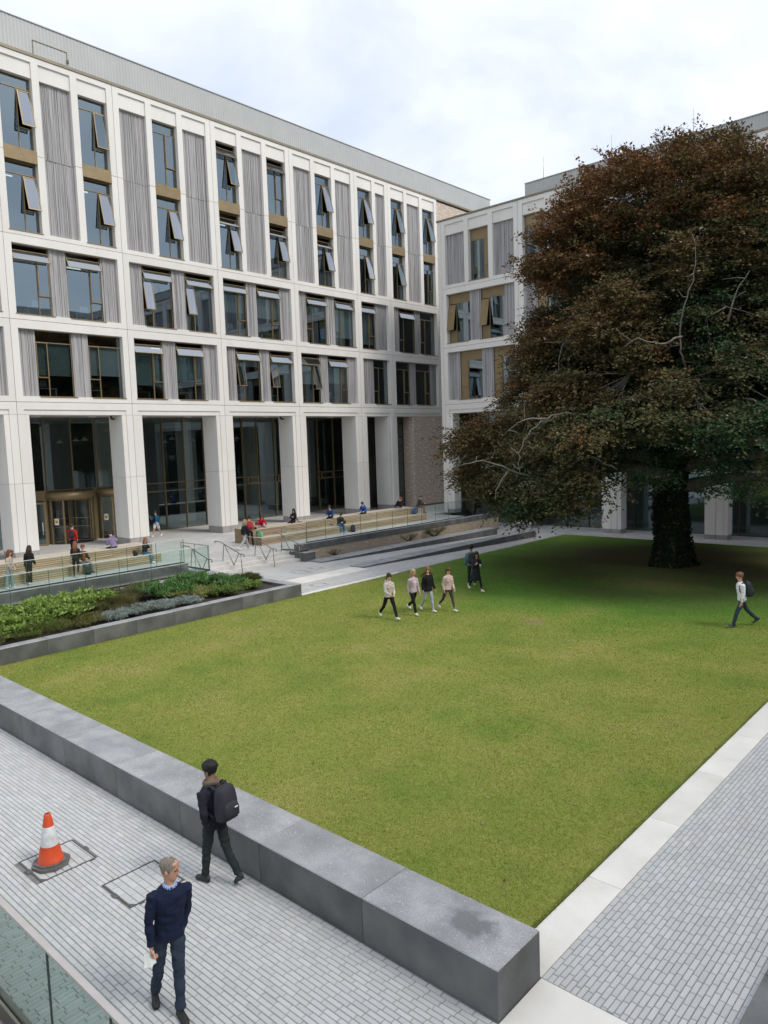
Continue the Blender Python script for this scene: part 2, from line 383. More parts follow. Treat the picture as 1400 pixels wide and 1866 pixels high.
def ramp_(f, stops):
    r_ = n.nodes.new('ShaderNodeValToRGB'); e = r_.color_ramp.elements
    e[0].position, e[0].color = stops[0][0], (*stops[0][1], 1); e[1].position, e[1].color = stops[-1][0], (*stops[-1][1], 1)
    for p_, c_ in stops[1:-1]: q_ = e.new(p_); q_.color = (*c_, 1)
    n.links.new(f, r_.inputs['Fac']); return r_.outputs['Color']
def mixc(f, a, b_):
    m_ = n.nodes.new('ShaderNodeMixRGB')
    if isinstance(f, float): m_.inputs[0].default_value = f
    else: n.links.new(f, m_.inputs[0])
    for k_, s_ in ((1, a), (2, b_)):
        if isinstance(s_, tuple): m_.inputs[k_].default_value = (*s_, 1)
        else: n.links.new(s_, m_.inputs[k_])
    return m_.outputs['Color']
def maprange(f, a, b_, c_=0.0, d_=1.0):
    m_ = n.nodes.new('ShaderNodeMapRange'); n.links.new(f, m_.inputs[0])
    for k_, s_ in enumerate((a, b_, c_, d_)): m_.inputs[k_ + 1].default_value = s_
    return m_.outputs[0]
olive = ramp_(nnode(0.42, 7, 0.65), [(0.30, (0.125, 0.200, 0.034)), (0.46, (0.198, 0.240, 0.048)), (0.58, (0.242, 0.258, 0.062)), (0.70, (0.290, 0.275, 0.090))])
lush = ramp_(nnode(0.8, 6), [(0.3, (0.075, 0.195, 0.022)), (0.7, (0.115, 0.230, 0.036))])
fine = ramp_(nnode(9, 9, 0.85), [(0.28, (0.66, 0.70, 0.58)), (0.5, (1.0, 1.0, 1.0)), (0.72, (1.32, 1.26, 1.22))])
dist = n.nodes.new('ShaderNodeVectorMath'); dist.operation = 'DISTANCE'; n.links.new(g.outputs['Position'], dist.inputs[0]); dist.inputs[1].default_value = (TREE[0], TREE[1], 0)
wob = n.nodes.new('ShaderNodeMath'); wob.operation = 'MULTIPLY_ADD'; n.links.new(nnode(0.35, 4), wob.inputs[0]); wob.inputs[1].default_value = 7.0
n.links.new(dist.outputs['Value'], wob.inputs[2])
base = mixc(maprange(wob.outputs[0], 13.0, 17.5), lush, olive)
dry = maprange(nnode(1.1, 6, 0.75), 0.58, 0.72, 0.0, 0.6)
base = mixc(dry, base, (0.21, 0.165, 0.075))
bare = maprange(wob.outputs[0], 8.5, 14.0, 0.85, 0.0)
base = mixc(bare, base, (0.105, 0.082, 0.047))
scd = n.nodes.new('ShaderNodeVectorMath'); scd.operation = 'DISTANCE'; n.links.new(g.outputs['Position'], scd.inputs[0]); scd.inputs[1].default_value = (-13.27, 22.11, 0)
scw = n.nodes.new('ShaderNodeMath'); scw.operation = 'MULTIPLY_ADD'; n.links.new(nnode(3.0, 5), scw.inputs[0]); scw.inputs[1].default_value = 1.2; n.links.new(scd.outputs['Value'], scw.inputs[2])
base = mixc(maprange(scw.outputs[0], 0.75, 1.15, 0.8, 0.0), base, (0.30, 0.21, 0.12))
mm = n.nodes.new('ShaderNodeMixRGB'); mm.blend_type = 'MULTIPLY'; mm.inputs[0].default_value = 1
n.links.new(base, mm.inputs[1]); n.links.new(fine, mm.inputs[2]); n.links.new(mm.outputs[0], b.inputs['Base Color'])
bp = n.nodes.new('ShaderNodeBump'); bp.inputs['Strength'].default_value = 0.4; bp.inputs['Distance'].default_value = 0.03
n.links.new(nnode(45, 5, 0.7), bp.inputs['Height']); n.links.new(bp.outputs[0], b.inputs['Normal'])
lawn = struct(place(np_mesh('lawn', V, Fq, 'lawn', smooth=True), 'lawn'))
rs = np.random.RandomState(5)

# ---- grass blades: real short blades over the near half of the lawn
tint_mat('grass_blade', 0.8, 0.3, spec=0.15)
NB = 520000
u = rs.rand(NB * 3, 2); bx_ = LX0 + u[:, 0] * (LX1 - LX0); by_ = LY0 + u[:, 1] * (34 - LY0)
d_ = np.hypot(bx_, by_); px, py, dd = proj(np.stack([bx_, by_, 0 * bx_], -1))
keep = (rs.rand(len(d_)) < np.clip((11.0 / d_) ** 1.7, 0, 1)) & (px > -250) & (px < 1650) & (py < 2300)
bx_, by_, d_ = bx_[keep][:NB], by_[keep][:NB], d_[keep][:NB]; NBk = len(bx_)
hz = (0.012 + 0.016 * rs.rand(NBk)) 
w_ = 0.0035 * np.clip(d_ / 9, 1, 3); az = rs.rand(NBk) * 2 * np.pi; le = rs.rand(NBk) * 0.035; la = rs.rand(NBk) * 2 * np.pi
z0 = lawn_z(bx_, by_) * edge_fade(bx_, by_) + 0.010
P0 = np.stack([bx_ - np.cos(az) * w_, by_ - np.sin(az) * w_, z0], -1); P1 = np.stack([bx_ + np.cos(az) * w_, by_ + np.sin(az) * w_, z0], -1)
P2 = np.stack([bx_ + np.cos(la) * le, by_ + np.sin(la) * le, z0 + hz], -1)
V = np.stack([P0, P1, P2], 1).reshape(-1, 3); Ft = np.arange(NBk * 3).reshape(-1, 3)
k1 = rs.rand(NBk, 1); patch = rs.rand(NBk, 1)
tin = (0.186 + 0.03 * k1 + 0.02 * patch) * np.array([[1.0, 1.12, 0.21]]) * (0.84 + 0.32 * rs.rand(NBk, 1))
gxn = np.linspace(LX0, LX1, 95); gyn = np.linspace(LY0, 34.2, 136)
gnz = np.array([[mnoise.noise((x_ * 0.33, y_ * 0.33, 3.0)) + 0.6 * mnoise.noise((x_ * 1.0, y_ * 1.0, 7.0)) for x_ in gxn] for y_ in gyn])
bn_ = gnz[np.clip(np.searchsorted(gyn, by_), 0, 135), np.clip(np.searchsorted(gxn, bx_), 0, 94)][:, None]
tin = tin * (1 + np.array([[0.30, 0.10, 0.35]]) * np.clip(bn_, -0.6, 0.8)) * (1 + 0.16 * np.sign(np.sin(bx_ * 9.1 + 3 * np.sin(by_ * 7.3)) * np.sin(by_ * 8.3 + 3 * np.sin(bx_ * 6.1)))[:, None] * rs.rand(NBk, 1))
td_ = np.hypot(bx_ - TREE[0], by_ - TREE[1])[:, None]; gk = np.clip((16 - td_) / 6, 0, 1); tin = tin * (1 - gk * np.array([[0.45, 0.05, 0.2]]))
dead = rs.rand(NBk) < 0.02; tin[dead] = np.array([0.25, 0.20, 0.09]) * (0.7 + 0.5 * rs.rand(dead.sum(), 1))
# longer unkempt blades hanging over the edges
ne = 26000; side = rs.randint(0, 3, ne); tt = rs.rand(ne)
ex = np.where(side == 0, LX0 + tt * (LX1 - LX0), np.where(side == 1, LX1 - 0.05 * rs.rand(ne), LX0 + 0.05 * rs.rand(ne))); ey = np.where(side == 0, LY0 + 0.05 * rs.rand(ne), LY0 + tt ** 1.5 * 26)
az = rs.rand(ne) * 6.28; ew = 0.004; eh = 0.02 + 0.035 * rs.rand(ne) * (0.5 + 0.5 * np.sin(ex * 5 + ey * 4) ** 2); ox = np.where(side == 1, 0.035, np.where(side == 2, -0.03, 0.0)) * rs.rand(ne) + 0.015 * rs.randn(ne); oy = np.where(side == 0, -0.03, 0.0) * rs.rand(ne) + 0.015 * rs.randn(ne)
E_ = np.stack([np.stack([ex - np.cos(az) * ew, ey - np.sin(az) * ew, 0 * ex + 0.005], -1), np.stack([ex + np.cos(az) * ew, ey + np.sin(az) * ew, 0 * ex + 0.005], -1), np.stack([ex + ox, ey + oy, eh], -1)], 1).reshape(-1, 3)
V = np.concatenate([V, E_]); Ft = np.arange(len(V)).reshape(-1, 3)
tin = np.concatenate([tin, (0.18 + 0.08 * rs.rand(ne, 1)) * np.array([[0.92, 1.12, 0.26]])])
gr = place(np_mesh('grass', V, Ft, 'grass_blade', tint=tin), 'grass')
gr['kind'] = 'stuff'; gr['label'] = 'short mown green grass blades covering the lawn'
# fallen leaves lying on the lawn, too small to pick apart
nl = 320; lx = LX0 + 0.5 + rs.rand(nl) * 18; ly = LY0 + 0.5 + rs.rand(nl) * 33; a = rs.rand(nl) * 6.28; s = 0.018 + 0.022 * rs.rand(nl)
c = np.stack([lx, ly, lawn_z(lx, ly) * edge_fade(lx, ly) + 0.045], -1); e1 = np.stack([np.cos(a) * s, np.sin(a) * s, 0.3 * s], -1); e2 = np.stack([-np.sin(a) * s * 0.7, np.cos(a) * s * 0.7, -0.1 * s], -1)
V = np.stack([c - e1, c + e2, c + e1, c - e2], 1).reshape(-1, 3)
tn = np.where(rs.rand(nl, 1) < 0.55, np.array([[0.36, 0.30, 0.17]]), np.array([[0.20, 0.09, 0.04]])) * (0.6 + 0.7 * rs.rand(nl, 1))
fl = place(np_mesh('fallen_leaves', V, np.arange(nl * 4).reshape(-1, 4), 'grass_blade', tint=tn), 'fallen_leaves')
fl['kind'] = 'stuff'; fl['label'] = 'small dry fallen leaves scattered over the lawn'

# ---- small clay-grey pavers on the two paths
PL, PW = 0.2255, 0.0745
rs = np.random.RandomState(11)
tint_mat('paver_far', 0.75, spec=0.35, speckle=0.10, sscale=160)
mat('paver', (0.505, 0.507, 0.503), 0.75, (0.465, 0.468, 0.465), 1.2, fine=0.09, fscale=160, rnd=0.055, coords='World', stain=(0.40, 0.40, 0.39), sscale=0.8, stain_amt=0.4, specks=((0.30, 0.30, 0.29), 22, 0.94, 0.5))
MAN = [(-11.88, -11.03, 4.215, 5.08), (-10.24, -9.40, 4.765, 5.63)]
def run(a0, a1, b0, b1, along):
    """rows of pavers; along='x': long side on X"""
    out = []; r = b0; k = 0
    while r < b1 - 0.02:
        w = min(PW, b1 - r); s = a0 - rs.rand() * PL
        while s < a1:
            e = s + PL
            p, q = max(s, a0), min(e, a1)
            if q - p > 0.03: out.append((p, q, r, r + w) if along == 'x' else (r, r + w, p, q))
            s = e
        r += PW; k += 1
    return out
pav_l = run(-24.0, -4.30, 3.62, 6.32, 'x')
pav_r = run(7.22, 24.0, -4.30, -2.30, 'y')
pav_g = run(2.95, 3.60, -13.0, -4.5, 'y')
g_ = 0.0035
def cut(lst):
    out = []
    for (x0, x1, y0, y1) in lst:
        hit = False
        for (a, b_, c_, d__) in MAN:
            if x1 > a and x0 < b_ and y1 > c_ and y0 < d__:
                hit = True
                if x0 < a - 0.04: out.append((x0, a, y0, y1))
                if x1 > b_ + 0.04: out.append((b_, x1, y0, y1))
                if y0 < c_ - 0.02 and False: pass
        if not hit: out.append((x0, x1, y0, y1))
    return out
pav_l = cut(pav_l)
jb = MB()
jb.add([(-24.2, 2.3, -0.010), (-4.3, 2.3, -0.010), (-4.3, 6.34, -0.010), (-24.2, 6.34, -0.010)], [(0, 1, 2, 3)])
path_near = struct(jb.build('paved_path', 'joint'))
jb = MB(); jb.add([(-4.3, 7.2, -0.010), (-2.1, 7.2, -0.010), (-2.1, 24.0, -0.010), (-4.3, 24.0, -0.010)], [(0, 1, 2, 3)])
path_side = struct(jb.build('side_path', 'joint'))
def paver_geo(x0, x1, y0, y1, z):
    c = 0.005; return [(x0 + g_, y0 + g_, z - 0.012), (x1 - g_, y0 + g_, z - 0.012), (x1 - g_, y1 - g_, z - 0.012), (x0 + g_, y1 - g_, z - 0.012),
                       (x0 + g_ + c, y0 + g_ + c, z), (x1 - g_ - c, y0 + g_ + c, z), (x1 - g_ - c, y1 - g_ - c, z), (x0 + g_ + c, y1 - g_ - c, z)]
PF = np.array([(4, 5, 6, 7), (0, 1, 5, 4), (1, 2, 6, 5), (2, 3, 7, 6), (3, 0, 4, 7)])
me_px = MB(); me_px.add(paver_geo(-PL / 2, PL / 2, -PW / 2, PW / 2, 0), [tuple(f) for f in PF]); me_px = me_px.mesh('paver', 'paver')
me_py = MB(); me_py.add(paver_geo(-PW / 2, PW / 2, -PL / 2, PL / 2, 0), [tuple(f) for f in PF]); me_py = me_py.mesh('paver', 'paver')
for lst, parent, me_one, full in ((pav_l, path_near, me_px, True), (pav_r, path_side, me_py, True), (pav_g, path_near, me_py, False)):
    A = np.array(lst); cx_ = (A[:, 0] + A[:, 1]) / 2; cy_ = (A[:, 2] + A[:, 3]) / 2
    px, py, dd = proj(np.stack([cx_, cy_, 0 * cx_], -1))
    near = (px > -300) & (px < 1750) & (py < 2300) & (py > 0) & (dd > 0)
    whole = np.abs((A[:, 1] - A[:, 0]) * (A[:, 3] - A[:, 2]) - PL * PW) < 1e-4
    vis = whole & (px > 0) & (px < 1400) & (py < 1866) & (px - 900 + (py - 1700) * 0 < 5000)
    order = np.argsort(dd + np.where(vis, 0, 1e6))
    single = set(order[:300].tolist()) if full else set()
    VV, FF, TT = [], [], []
    for i in range(len(lst)):
        if not near[i]: continue
        z = rs.randn() * 0.0012
        if i in single:
            place(me_one, 'paver', parent, (cx_[i], cy_[i], z)); continue
        o0 = len(VV) * 8; VV.append(paver_geo(*lst[i], z)); FF.append(PF + o0)
        TT.append(np.repeat([np.array([0.485, 0.487, 0.484]) * (1 + 0.045 * rs.randn()) * np.array([1 + 0.012 * rs.randn(), 1, 1 + 0.015 * rs.randn()])], 5, 0))
    o = place(np_mesh('pavers', np.array(VV).reshape(-1, 3), np.concatenate(FF), 'paver_far', tint=np.concatenate(TT)), 'pavers', parent)
    o['kind'] = 'stuff'
# dark slabs behind the near balustrade
for k, x0 in enumerate((-13.0, -11.4, -9.8, -8.2, -6.6)):
    MB().ch_box(x0, x0 + 1.59, 2.45, 2.94, -0.05, 0.0, 0.006).build('slab', 'granite_top', path_near)

fc = MB(); fc.add([(-2.15, 7.2, -0.012), (14, 7.2, -0.012), (14, 43.3, -0.012), (-2.15, 43.3, -0.012)], [(0, 1, 2, 3)])
fc.add([(-4.3, -6, -0.012), (14, -6, -0.012), (14, 6.34, -0.012), (-4.3, 6.34, -0.012)], [(0, 1, 2, 3)]); fc.add([(-4.3, 24, -0.009), (-2.15, 24, -0.009), (-2.15, 43.3, -0.009), (-4.3, 43.3, -0.009)], [(0, 1, 2, 3)])
fc.add([(-30, -12, -0.014), (-4.3, -12, -0.014), (-4.3, 2.35, -0.014), (-30, 2.35, -0.014)], [(0, 1, 2, 3)]); fc.add([(0.1, 6.33, -0.013), (14, 6.33, -0.013), (14, 7.21, -0.013), (0.1, 7.21, -0.013)], [(0, 1, 2, 3)])
struct(fc.build('forecourt', 'path_slab'))
# ---- white granite kerb slabs, bands
kerb = struct(thing('kerb', '', '', (0, 0, 0)))
for k_ in ('label', 'category'): del kerb[k_]
def slab(x0, x1, y0, y1, z1=0.004, h=0.12, m='granite_white', parent=None, dz=0.0):
    o = MB().ch_box(-(x1 - x0) / 2 + 0.004, (x1 - x0) / 2 - 0.004, -(y1 - y0) / 2 + 0.004, (y1 - y0) / 2 - 0.004, -h, 0, 0.006).build('slab', m, parent or kerb, ((x0 + x1) / 2, (y0 + y1) / 2, z1))
    return o
ys = [7.225, 9.45, 11.65, 13.86, 16.06, 18.27, 20.47, 22.7, 24.9, 27.1, 29.3, 31.5, 33.7, 35.9, 38.1, 40.3, 42.5, 43.4]
for y0, y1 in zip(ys[:-1], ys[1:]): slab(-4.82, -4.30, y0, y1)
for x0, x1 in ((-4.30, -2.1), (-2.1, 0.1)): slab(x0, x1, 6.32, 7.22)
for y0 in np.arange(20.6, 27.0, 1.6): slab(-23.95, -23.58, y0, min(y0 + 1.6, 27.0))
for y0 in np.arange(22.45, 27.0, 1.14): slab(-26.95, -25.70, y0, min(y0 + 1.14, 27.0))
# lawn edging that holds the grass above the falling ramp and far path
for y0 in np.arange(27.0, 43.4, 2.05): slab(-23.80, -23.58, y0, min(y0 + 2.05, 43.55), 0.0, 0.6, 'granite_top')
for x0 in np.arange(-23.58, 6.0, 2.1): slab(x0, x0 + 2.1, 43.35, 43.55, 0.0, 0.6, 'granite_top')
# dark granite kerb at the right edge of the side path
for y0 in np.arange(7.2, 10.5, 1.6): slab(-2.28, -1.2, y0, y0 + 1.6, 0.10, 0.2, 'granite_dark')

# ---- long granite seat wall in front of the lawn
wall = thing('seat_wall', 'long low dark granite seat wall along the near edge of the lawn', 'wall', (-12, 6.76, 0))
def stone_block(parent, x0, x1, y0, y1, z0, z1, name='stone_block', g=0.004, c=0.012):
    """honed granite block, top coloured paler than the sides"""
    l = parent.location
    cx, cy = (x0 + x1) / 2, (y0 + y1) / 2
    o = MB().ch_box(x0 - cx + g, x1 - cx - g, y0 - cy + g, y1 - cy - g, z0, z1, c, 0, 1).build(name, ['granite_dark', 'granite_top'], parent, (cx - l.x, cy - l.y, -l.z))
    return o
xs = [-4.30, -6.37, -8.47, -10.57, -12.68, -14.84, -16.93, -19.03, -21.13, -23.23, -25.3]
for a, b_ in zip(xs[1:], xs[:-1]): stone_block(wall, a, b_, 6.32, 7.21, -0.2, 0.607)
# old stain on the end block
mat('stain', (0.115, 0.118, 0.118), 0.55, (0.15, 0.153, 0.155), 5, fine=0.2, fscale=160)
pts = []
for k in range(28):
    a = 2 * math.pi * k / 28; r = 1 + 0.22 * math.sin(3 * a + 1) + 0.12 * math.sin(7 * a) + 0.08 * math.sin(11 * a + 2)
    pts.append((-5.0 + 0.26 * r * math.cos(a), 6.80 + 0.17 * r * math.sin(a)))
# (soft-edged: lives in the end block's own top material)
sm_ = MATS['granite_top'].copy(); sm_.name = 'granite_top_stained'; MATS['granite_top_stained'] = sm_
n2 = sm_.node_tree; b2 = n2.nodes['Principled BSDF']; src = b2.inputs['Base Color'].links[0].from_socket
g2 = n2.nodes.new('ShaderNodeNewGeometry'); mp2 = n2.nodes.new('ShaderNodeMapping'); mp2.vector_type = 'TEXTURE'
mp2.inputs['Location'].default_value = (-5.0, 6.80, 0.607); mp2.inputs['Scale'].default_value = (0.34, 0.22, 1.0); n2.links.new(g2.outputs['Position'], mp2.inputs['Vector'])
ln = n2.nodes.new('ShaderNodeVectorMath'); ln.operation = 'LENGTH'; n2.links.new(mp2.outputs[0], ln.inputs[0])
nz2 = n2.nodes.new('ShaderNodeTexNoise'); nz2.inputs['Scale'].default_value = 6.0; nz2.inputs['Detail'].default_value = 6; n2.links.new(g2.outputs['Position'], nz2.inputs['Vector'])
ad2 = n2.nodes.new('ShaderNodeMath'); ad2.operation = 'MULTIPLY_ADD'; n2.links.new(nz2.outputs['Fac'], ad2.inputs[0]); ad2.inputs[1].default_value = 1.5; n2.links.new(ln.outputs['Value'], ad2.inputs[2])
mr2 = n2.nodes.new('ShaderNodeMapRange'); n2.links.new(ad2.outputs[0], mr2.inputs[0]); mr2.inputs[1].default_value = 1.45; mr2.inputs[2].default_value = 1.95; mr2.inputs[3].default_value = 0.72; mr2.inputs[4].default_value = 0.0
mm2 = n2.nodes.new('ShaderNodeMixRGB'); n2.links.new(mr2.outputs[0], mm2.inputs[0]); n2.links.new(src, mm2.inputs[1]); mm2.inputs[2].default_value = (0.11, 0.113, 0.113, 1); n2.links.new(mm2.outputs[0], b2.inputs['Base Color'])
wall.children[0].data.materials[1] = sm_

# ---- planter between the lawn and the terrace
planter = thing('stone_planter', 'dark granite planter full of shrubs at the left edge of the lawn', 'planter', (-26, 12, 0))
ys = [2.1, 3.63, 5.17, 6.7, 8.25, 9.78, 11.32, 12.88, 14.4, 15.97, 17.46, 18.98, 20.53]
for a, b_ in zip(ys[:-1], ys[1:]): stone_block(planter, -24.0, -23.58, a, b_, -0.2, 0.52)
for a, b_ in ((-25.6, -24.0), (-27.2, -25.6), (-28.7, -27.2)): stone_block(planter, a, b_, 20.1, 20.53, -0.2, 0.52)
s_ = MB(); nx_, ny_ = 16, 60
vs = [(-28.7 + 4.7 * i / (nx_ - 1) + 26, 2.1 + 18 * j / (ny_ - 1) - 12, 0.40 + 0.05 * mnoise.noise((i * 0.7, j * 0.6, 0))) for j in range(ny_) for i in range(nx_)]
s_.add(vs, [(j * nx_ + i, j * nx_ + i + 1, (j + 1) * nx_ + i + 1, (j + 1) * nx_ + i) for j in range(ny_ - 1) for i in range(nx_ - 1)], 0, True)
s_.build('soil', 'soil', planter)
back = thing('low_wall', 'low dark granite wall behind the planted bed, below the glass', 'wall', (-29, 12, 0))
for y0 in np.arange(-1.4, 20.0, 2.16): stone_block(back, -29.35, -28.7, y0, min(y0 + 2.16, 20.2), -0.2, 0.60)
stone_block(back, -30.95, -29.35, 19.6, 20.2, -0.2, 0.60)
o = struct(MB().box(-30.95, -29.35, -3, 19.6, -0.3, 0.46).build('gravel_strip', 'gravel'))

# ---- ramp edge walls (level tops, paths fall beside them)
for nm, x0, x1, lb in (('ramp_wall', -27.12, -26.17, 'dark granite ramp wall nearest the lawn, widening towards the tree'),
                       ('ramp_wall', -30.28, -29.28, 'dark granite ramp wall at the foot of the brick planting wall')):
    w_ = thing(nm, lb, 'wall', ((x0 + x1) / 2, 35, 0), group='walls beside the ramps')
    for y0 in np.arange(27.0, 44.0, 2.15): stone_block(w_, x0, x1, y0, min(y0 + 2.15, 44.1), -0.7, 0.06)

# ---- brick planting wall with granite upstand under the right-hand glass
def brick_mat(name, c1, c2, c3, mortar, bw=0.225, bh=0.075, rot=(0, 0, 0)):
    m = bpy.data.materials.new(name); m.use_nodes = True; MATS[name] = m
    n = m.node_tree; b = n.nodes['Principled BSDF']; b.inputs['Roughness'].default_value = 0.9
    g = n.nodes.new('ShaderNodeNewGeometry'); sx = n.nodes.new('ShaderNodeSeparateXYZ'); n.links.new(g.outputs['Position'], sx.inputs[0])
    ad = n.nodes.new('ShaderNodeMath'); ad.operation = 'ADD'; n.links.new(sx.outputs[0], ad.inputs[0]); n.links.new(sx.outputs[1], ad.inputs[1])
    cb = n.nodes.new('ShaderNodeCombineXYZ'); n.links.new(ad.outputs[0], cb.inputs[0]); n.links.new(sx.outputs[2], cb.inputs[1])
    br = n.nodes.new('ShaderNodeTexBrick'); br.inputs['Scale'].default_value = 1; br.inputs['Brick Width'].default_value = bw; br.inputs['Row Height'].default_value = bh
    br.inputs['Mortar Size'].default_value = 0.006; br.inputs['Color1'].default_value = (*c1, 1); br.inputs['Color2'].default_value = (*c2, 1); br.inputs['Mortar'].default_value = (*mortar, 1)
    n.links.new(cb.outputs[0], br.inputs['Vector'])
    nz_ = n.nodes.new('ShaderNodeTexNoise'); nz_.inputs['Scale'].default_value = 1.0; nz_.inputs['Detail'].default_value = 1
    mp_ = n.nodes.new('ShaderNodeMapping'); mp_.inputs['Scale'].default_value = (2.4, 11, 1); n.links.new(cb.outputs[0], mp_.inputs['Vector']); n.links.new(mp_.outputs[0], nz_.inputs['Vector'])
    mr = n.nodes.new('ShaderNodeMapRange'); mr.inputs[1].default_value = 0.60; mr.inputs[2].default_value = 0.66; n.links.new(nz_.outputs['Fac'], mr.inputs[0])
    mi = n.nodes.new('ShaderNodeMixRGB'); n.links.new(mr.outputs[0], mi.inputs[0]); n.links.new(br.outputs['Color'], mi.inputs[1]); mi.inputs[2].default_value = (*c3, 1)
    n.links.new(mi.outputs[0], b.inputs['Base Color'])
    bp = n.nodes.new('ShaderNodeBump'); bp.inputs['Strength'].default_value = 0.7; bp.inputs['Distance'].default_value = 0.02; n.links.new(br.outputs['Fac'], bp.inputs['Height']); bp.invert = True
    n.links.new(bp.outputs[0], b.inputs['Normal'])
brick_mat('brick_buff', (0.50, 0.42, 0.31), (0.41, 0.335, 0.245), (0.58, 0.51, 0.41), (0.44, 0.39, 0.32))
brick_mat('brick_brown', (0.60, 0.49, 0.40), (0.50, 0.41, 0.335), (0.82, 0.76, 0.67), (0.55, 0.47, 0.40))
bw_ = thing('brick_wall', 'long buff brick retaining wall with dark granite upstand below the terrace glass', 'wall', (-30.8, 37, 0))
MB().box(-0.28, 0.0, -9.5, 9.55, -0.7, 0.56).build('brickwork', 'brick_buff', bw_)
for y0 in np.arange(26.75, 46.5, 2.2): stone_block(bw_, -31.2, -30.77, y0 if y0 > 27 else 26.75, min(y0 + 2.2, 46.62), 0.56, 0.92, 'coping_block')
stone_block(bw_, -32.07, -30.28, 26.75, 27.5, -0.2, 0.49, 'end_block')
ul = thing('terrace_upstand', 'dark granite upstand below the left-hand terrace glass', 'wall', (-30.8, 9, 0))
for y0 in np.arange(-2.1, 19.0, 2.18): stone_block(ul, -31.25, -30.78, y0, min(y0 + 2.18, 19.7), 0.46, 0.92, 'coping_block')

# ---- steps up to the terrace
steps = struct(thing('steps', '', '', (-31.2, 24, 0)))
for k_ in ('label', 'category'): del steps[k_]
for k in range(3):
    x1 = -30.70 - 0.46 * k
    for y0, y1 in ((20.2, 22.4), (22.4, 24.6), (24.6, 26.75)):
        MB().ch_box(-32.075 + 31.2, x1 + 31.2, y0 - 24 + 0.003, y1 - 24 - 0.003, 0.16 * k - (0.2 if k == 0 else -0.001), 0.16 * (k + 1) + 0.002, 0.012).build('step', 'granite_step', steps)
        if True:
            MB().box(x1 + 31.2 - 0.085, x1 + 31.2 - 0.05, y0 - 24 + 0.003, y1 - 24 - 0.003, 0.16 * (k + 1) + 0.001, 0.16 * (k + 1) + 0.006).build('nosing_strip', 'granite_dark', steps)
# ------------------------------------------------------------------ buildings
# local frame of a facade: x along it, y into the building, z up
CACHE = {}
def cached(key, fn):
    if key not in CACHE: CACHE[key] = fn()
    return CACHE[key]
rb = random.Random(4)

def rib_mesh(w, h, seed):
    """fluted grey panel: vertical ribs of uneven width and depth with a slight wander"""
    r = random.Random(seed); xs = [0.0]; ds = []
    while xs[-1] < w:
        xs.append(min(w, xs[-1] + r.choice((0.03, 0.042, 0.042, 0.06))))
        ds.append(r.choice((0.0, 0.02, 0.038, 0.055)) + r.random() * 0.006)
    nz_ = max(2, int(h / 0.45)); zs = [h * k / nz_ for k in range(nz_ + 1)]
    V, F = [], []
    cols = []
    for i in range(len(ds)):
        cols += [(xs[i], ds[i], i), (xs[i + 1], ds[i], i + 1)]
    jit = {(i, k): (0 if i in (0, len(xs) - 1) else r.uniform(-0.004, 0.004)) for i in range(len(xs)) for k in range(nz_ + 1)}
    for k, z in enumerate(zs):
        for x, d, i in cols: V.append((x + jit[(i, k)], -d, z))
    nc = len(cols)
    for k in range(nz_):
        for c in range(nc - 1): F.append((k * nc + c, k * nc + c + 1, (k + 1) * nc + c + 1, (k + 1) * nc + c))
    return np_mesh('ribbed_panel', V, F, 'rib')
def rib_panel(parent, x0, x1, z0, z1, y=0.30):
    w, h = round(x1 - x0, 3), round(z1 - z0, 3); s = rb.randrange(4)
    return place(cached(('rib', w, h, s), lambda: rib_mesh(w, h, s * 17 + 3)), 'ribbed_panel', parent, (x0, y, z0))

def ring(mb, x0, x1, z0, z1, t, y0, y1, mi=0):
    mb.box(x0, x1, y0, y1, z0, z0 + t, mi); mb.box(x0, x1, y0, y1, z1 - t, z1, mi)
    mb.box(x0, x0 + t, y0, y1, z0 + t, z1 - t, mi); mb.box(x1 - t, x1, y0, y1, z0 + t, z1 - t, mi)
def pane_mesh(w, h, m='window_glass'):
    return cached(('pane', round(w, 3), round(h, 3), m), lambda: MB().add([(0, 0, 0), (w, 0, 0), (w, 0, h), (0, 0, h)], [(0, 1, 2, 3)]).mesh('pane', m))
def sash_mesh(w, h, solid=False, gl='window_glass'):
    """opening light hung from its top edge: origin at the top"""
    def f():
        b = MB()
        if solid: b.box(0, w, 0, 0.05, -h, 0, 0)
        else:
            ring(b, 0, w, -h, 0, 0.045, 0, 0.05)
            b.add([(0.045, 0.02, -h + 0.045), (w - 0.045, 0.02, -h + 0.045), (w - 0.045, 0.02, -0.045), (0.045, 0.02, -0.045)], [(0, 1, 2, 3)], 1)
        return b.mesh('sash', ['gold', gl])
    return cached(('sash', round(w, 3), round(h, 3), solid, gl), f)

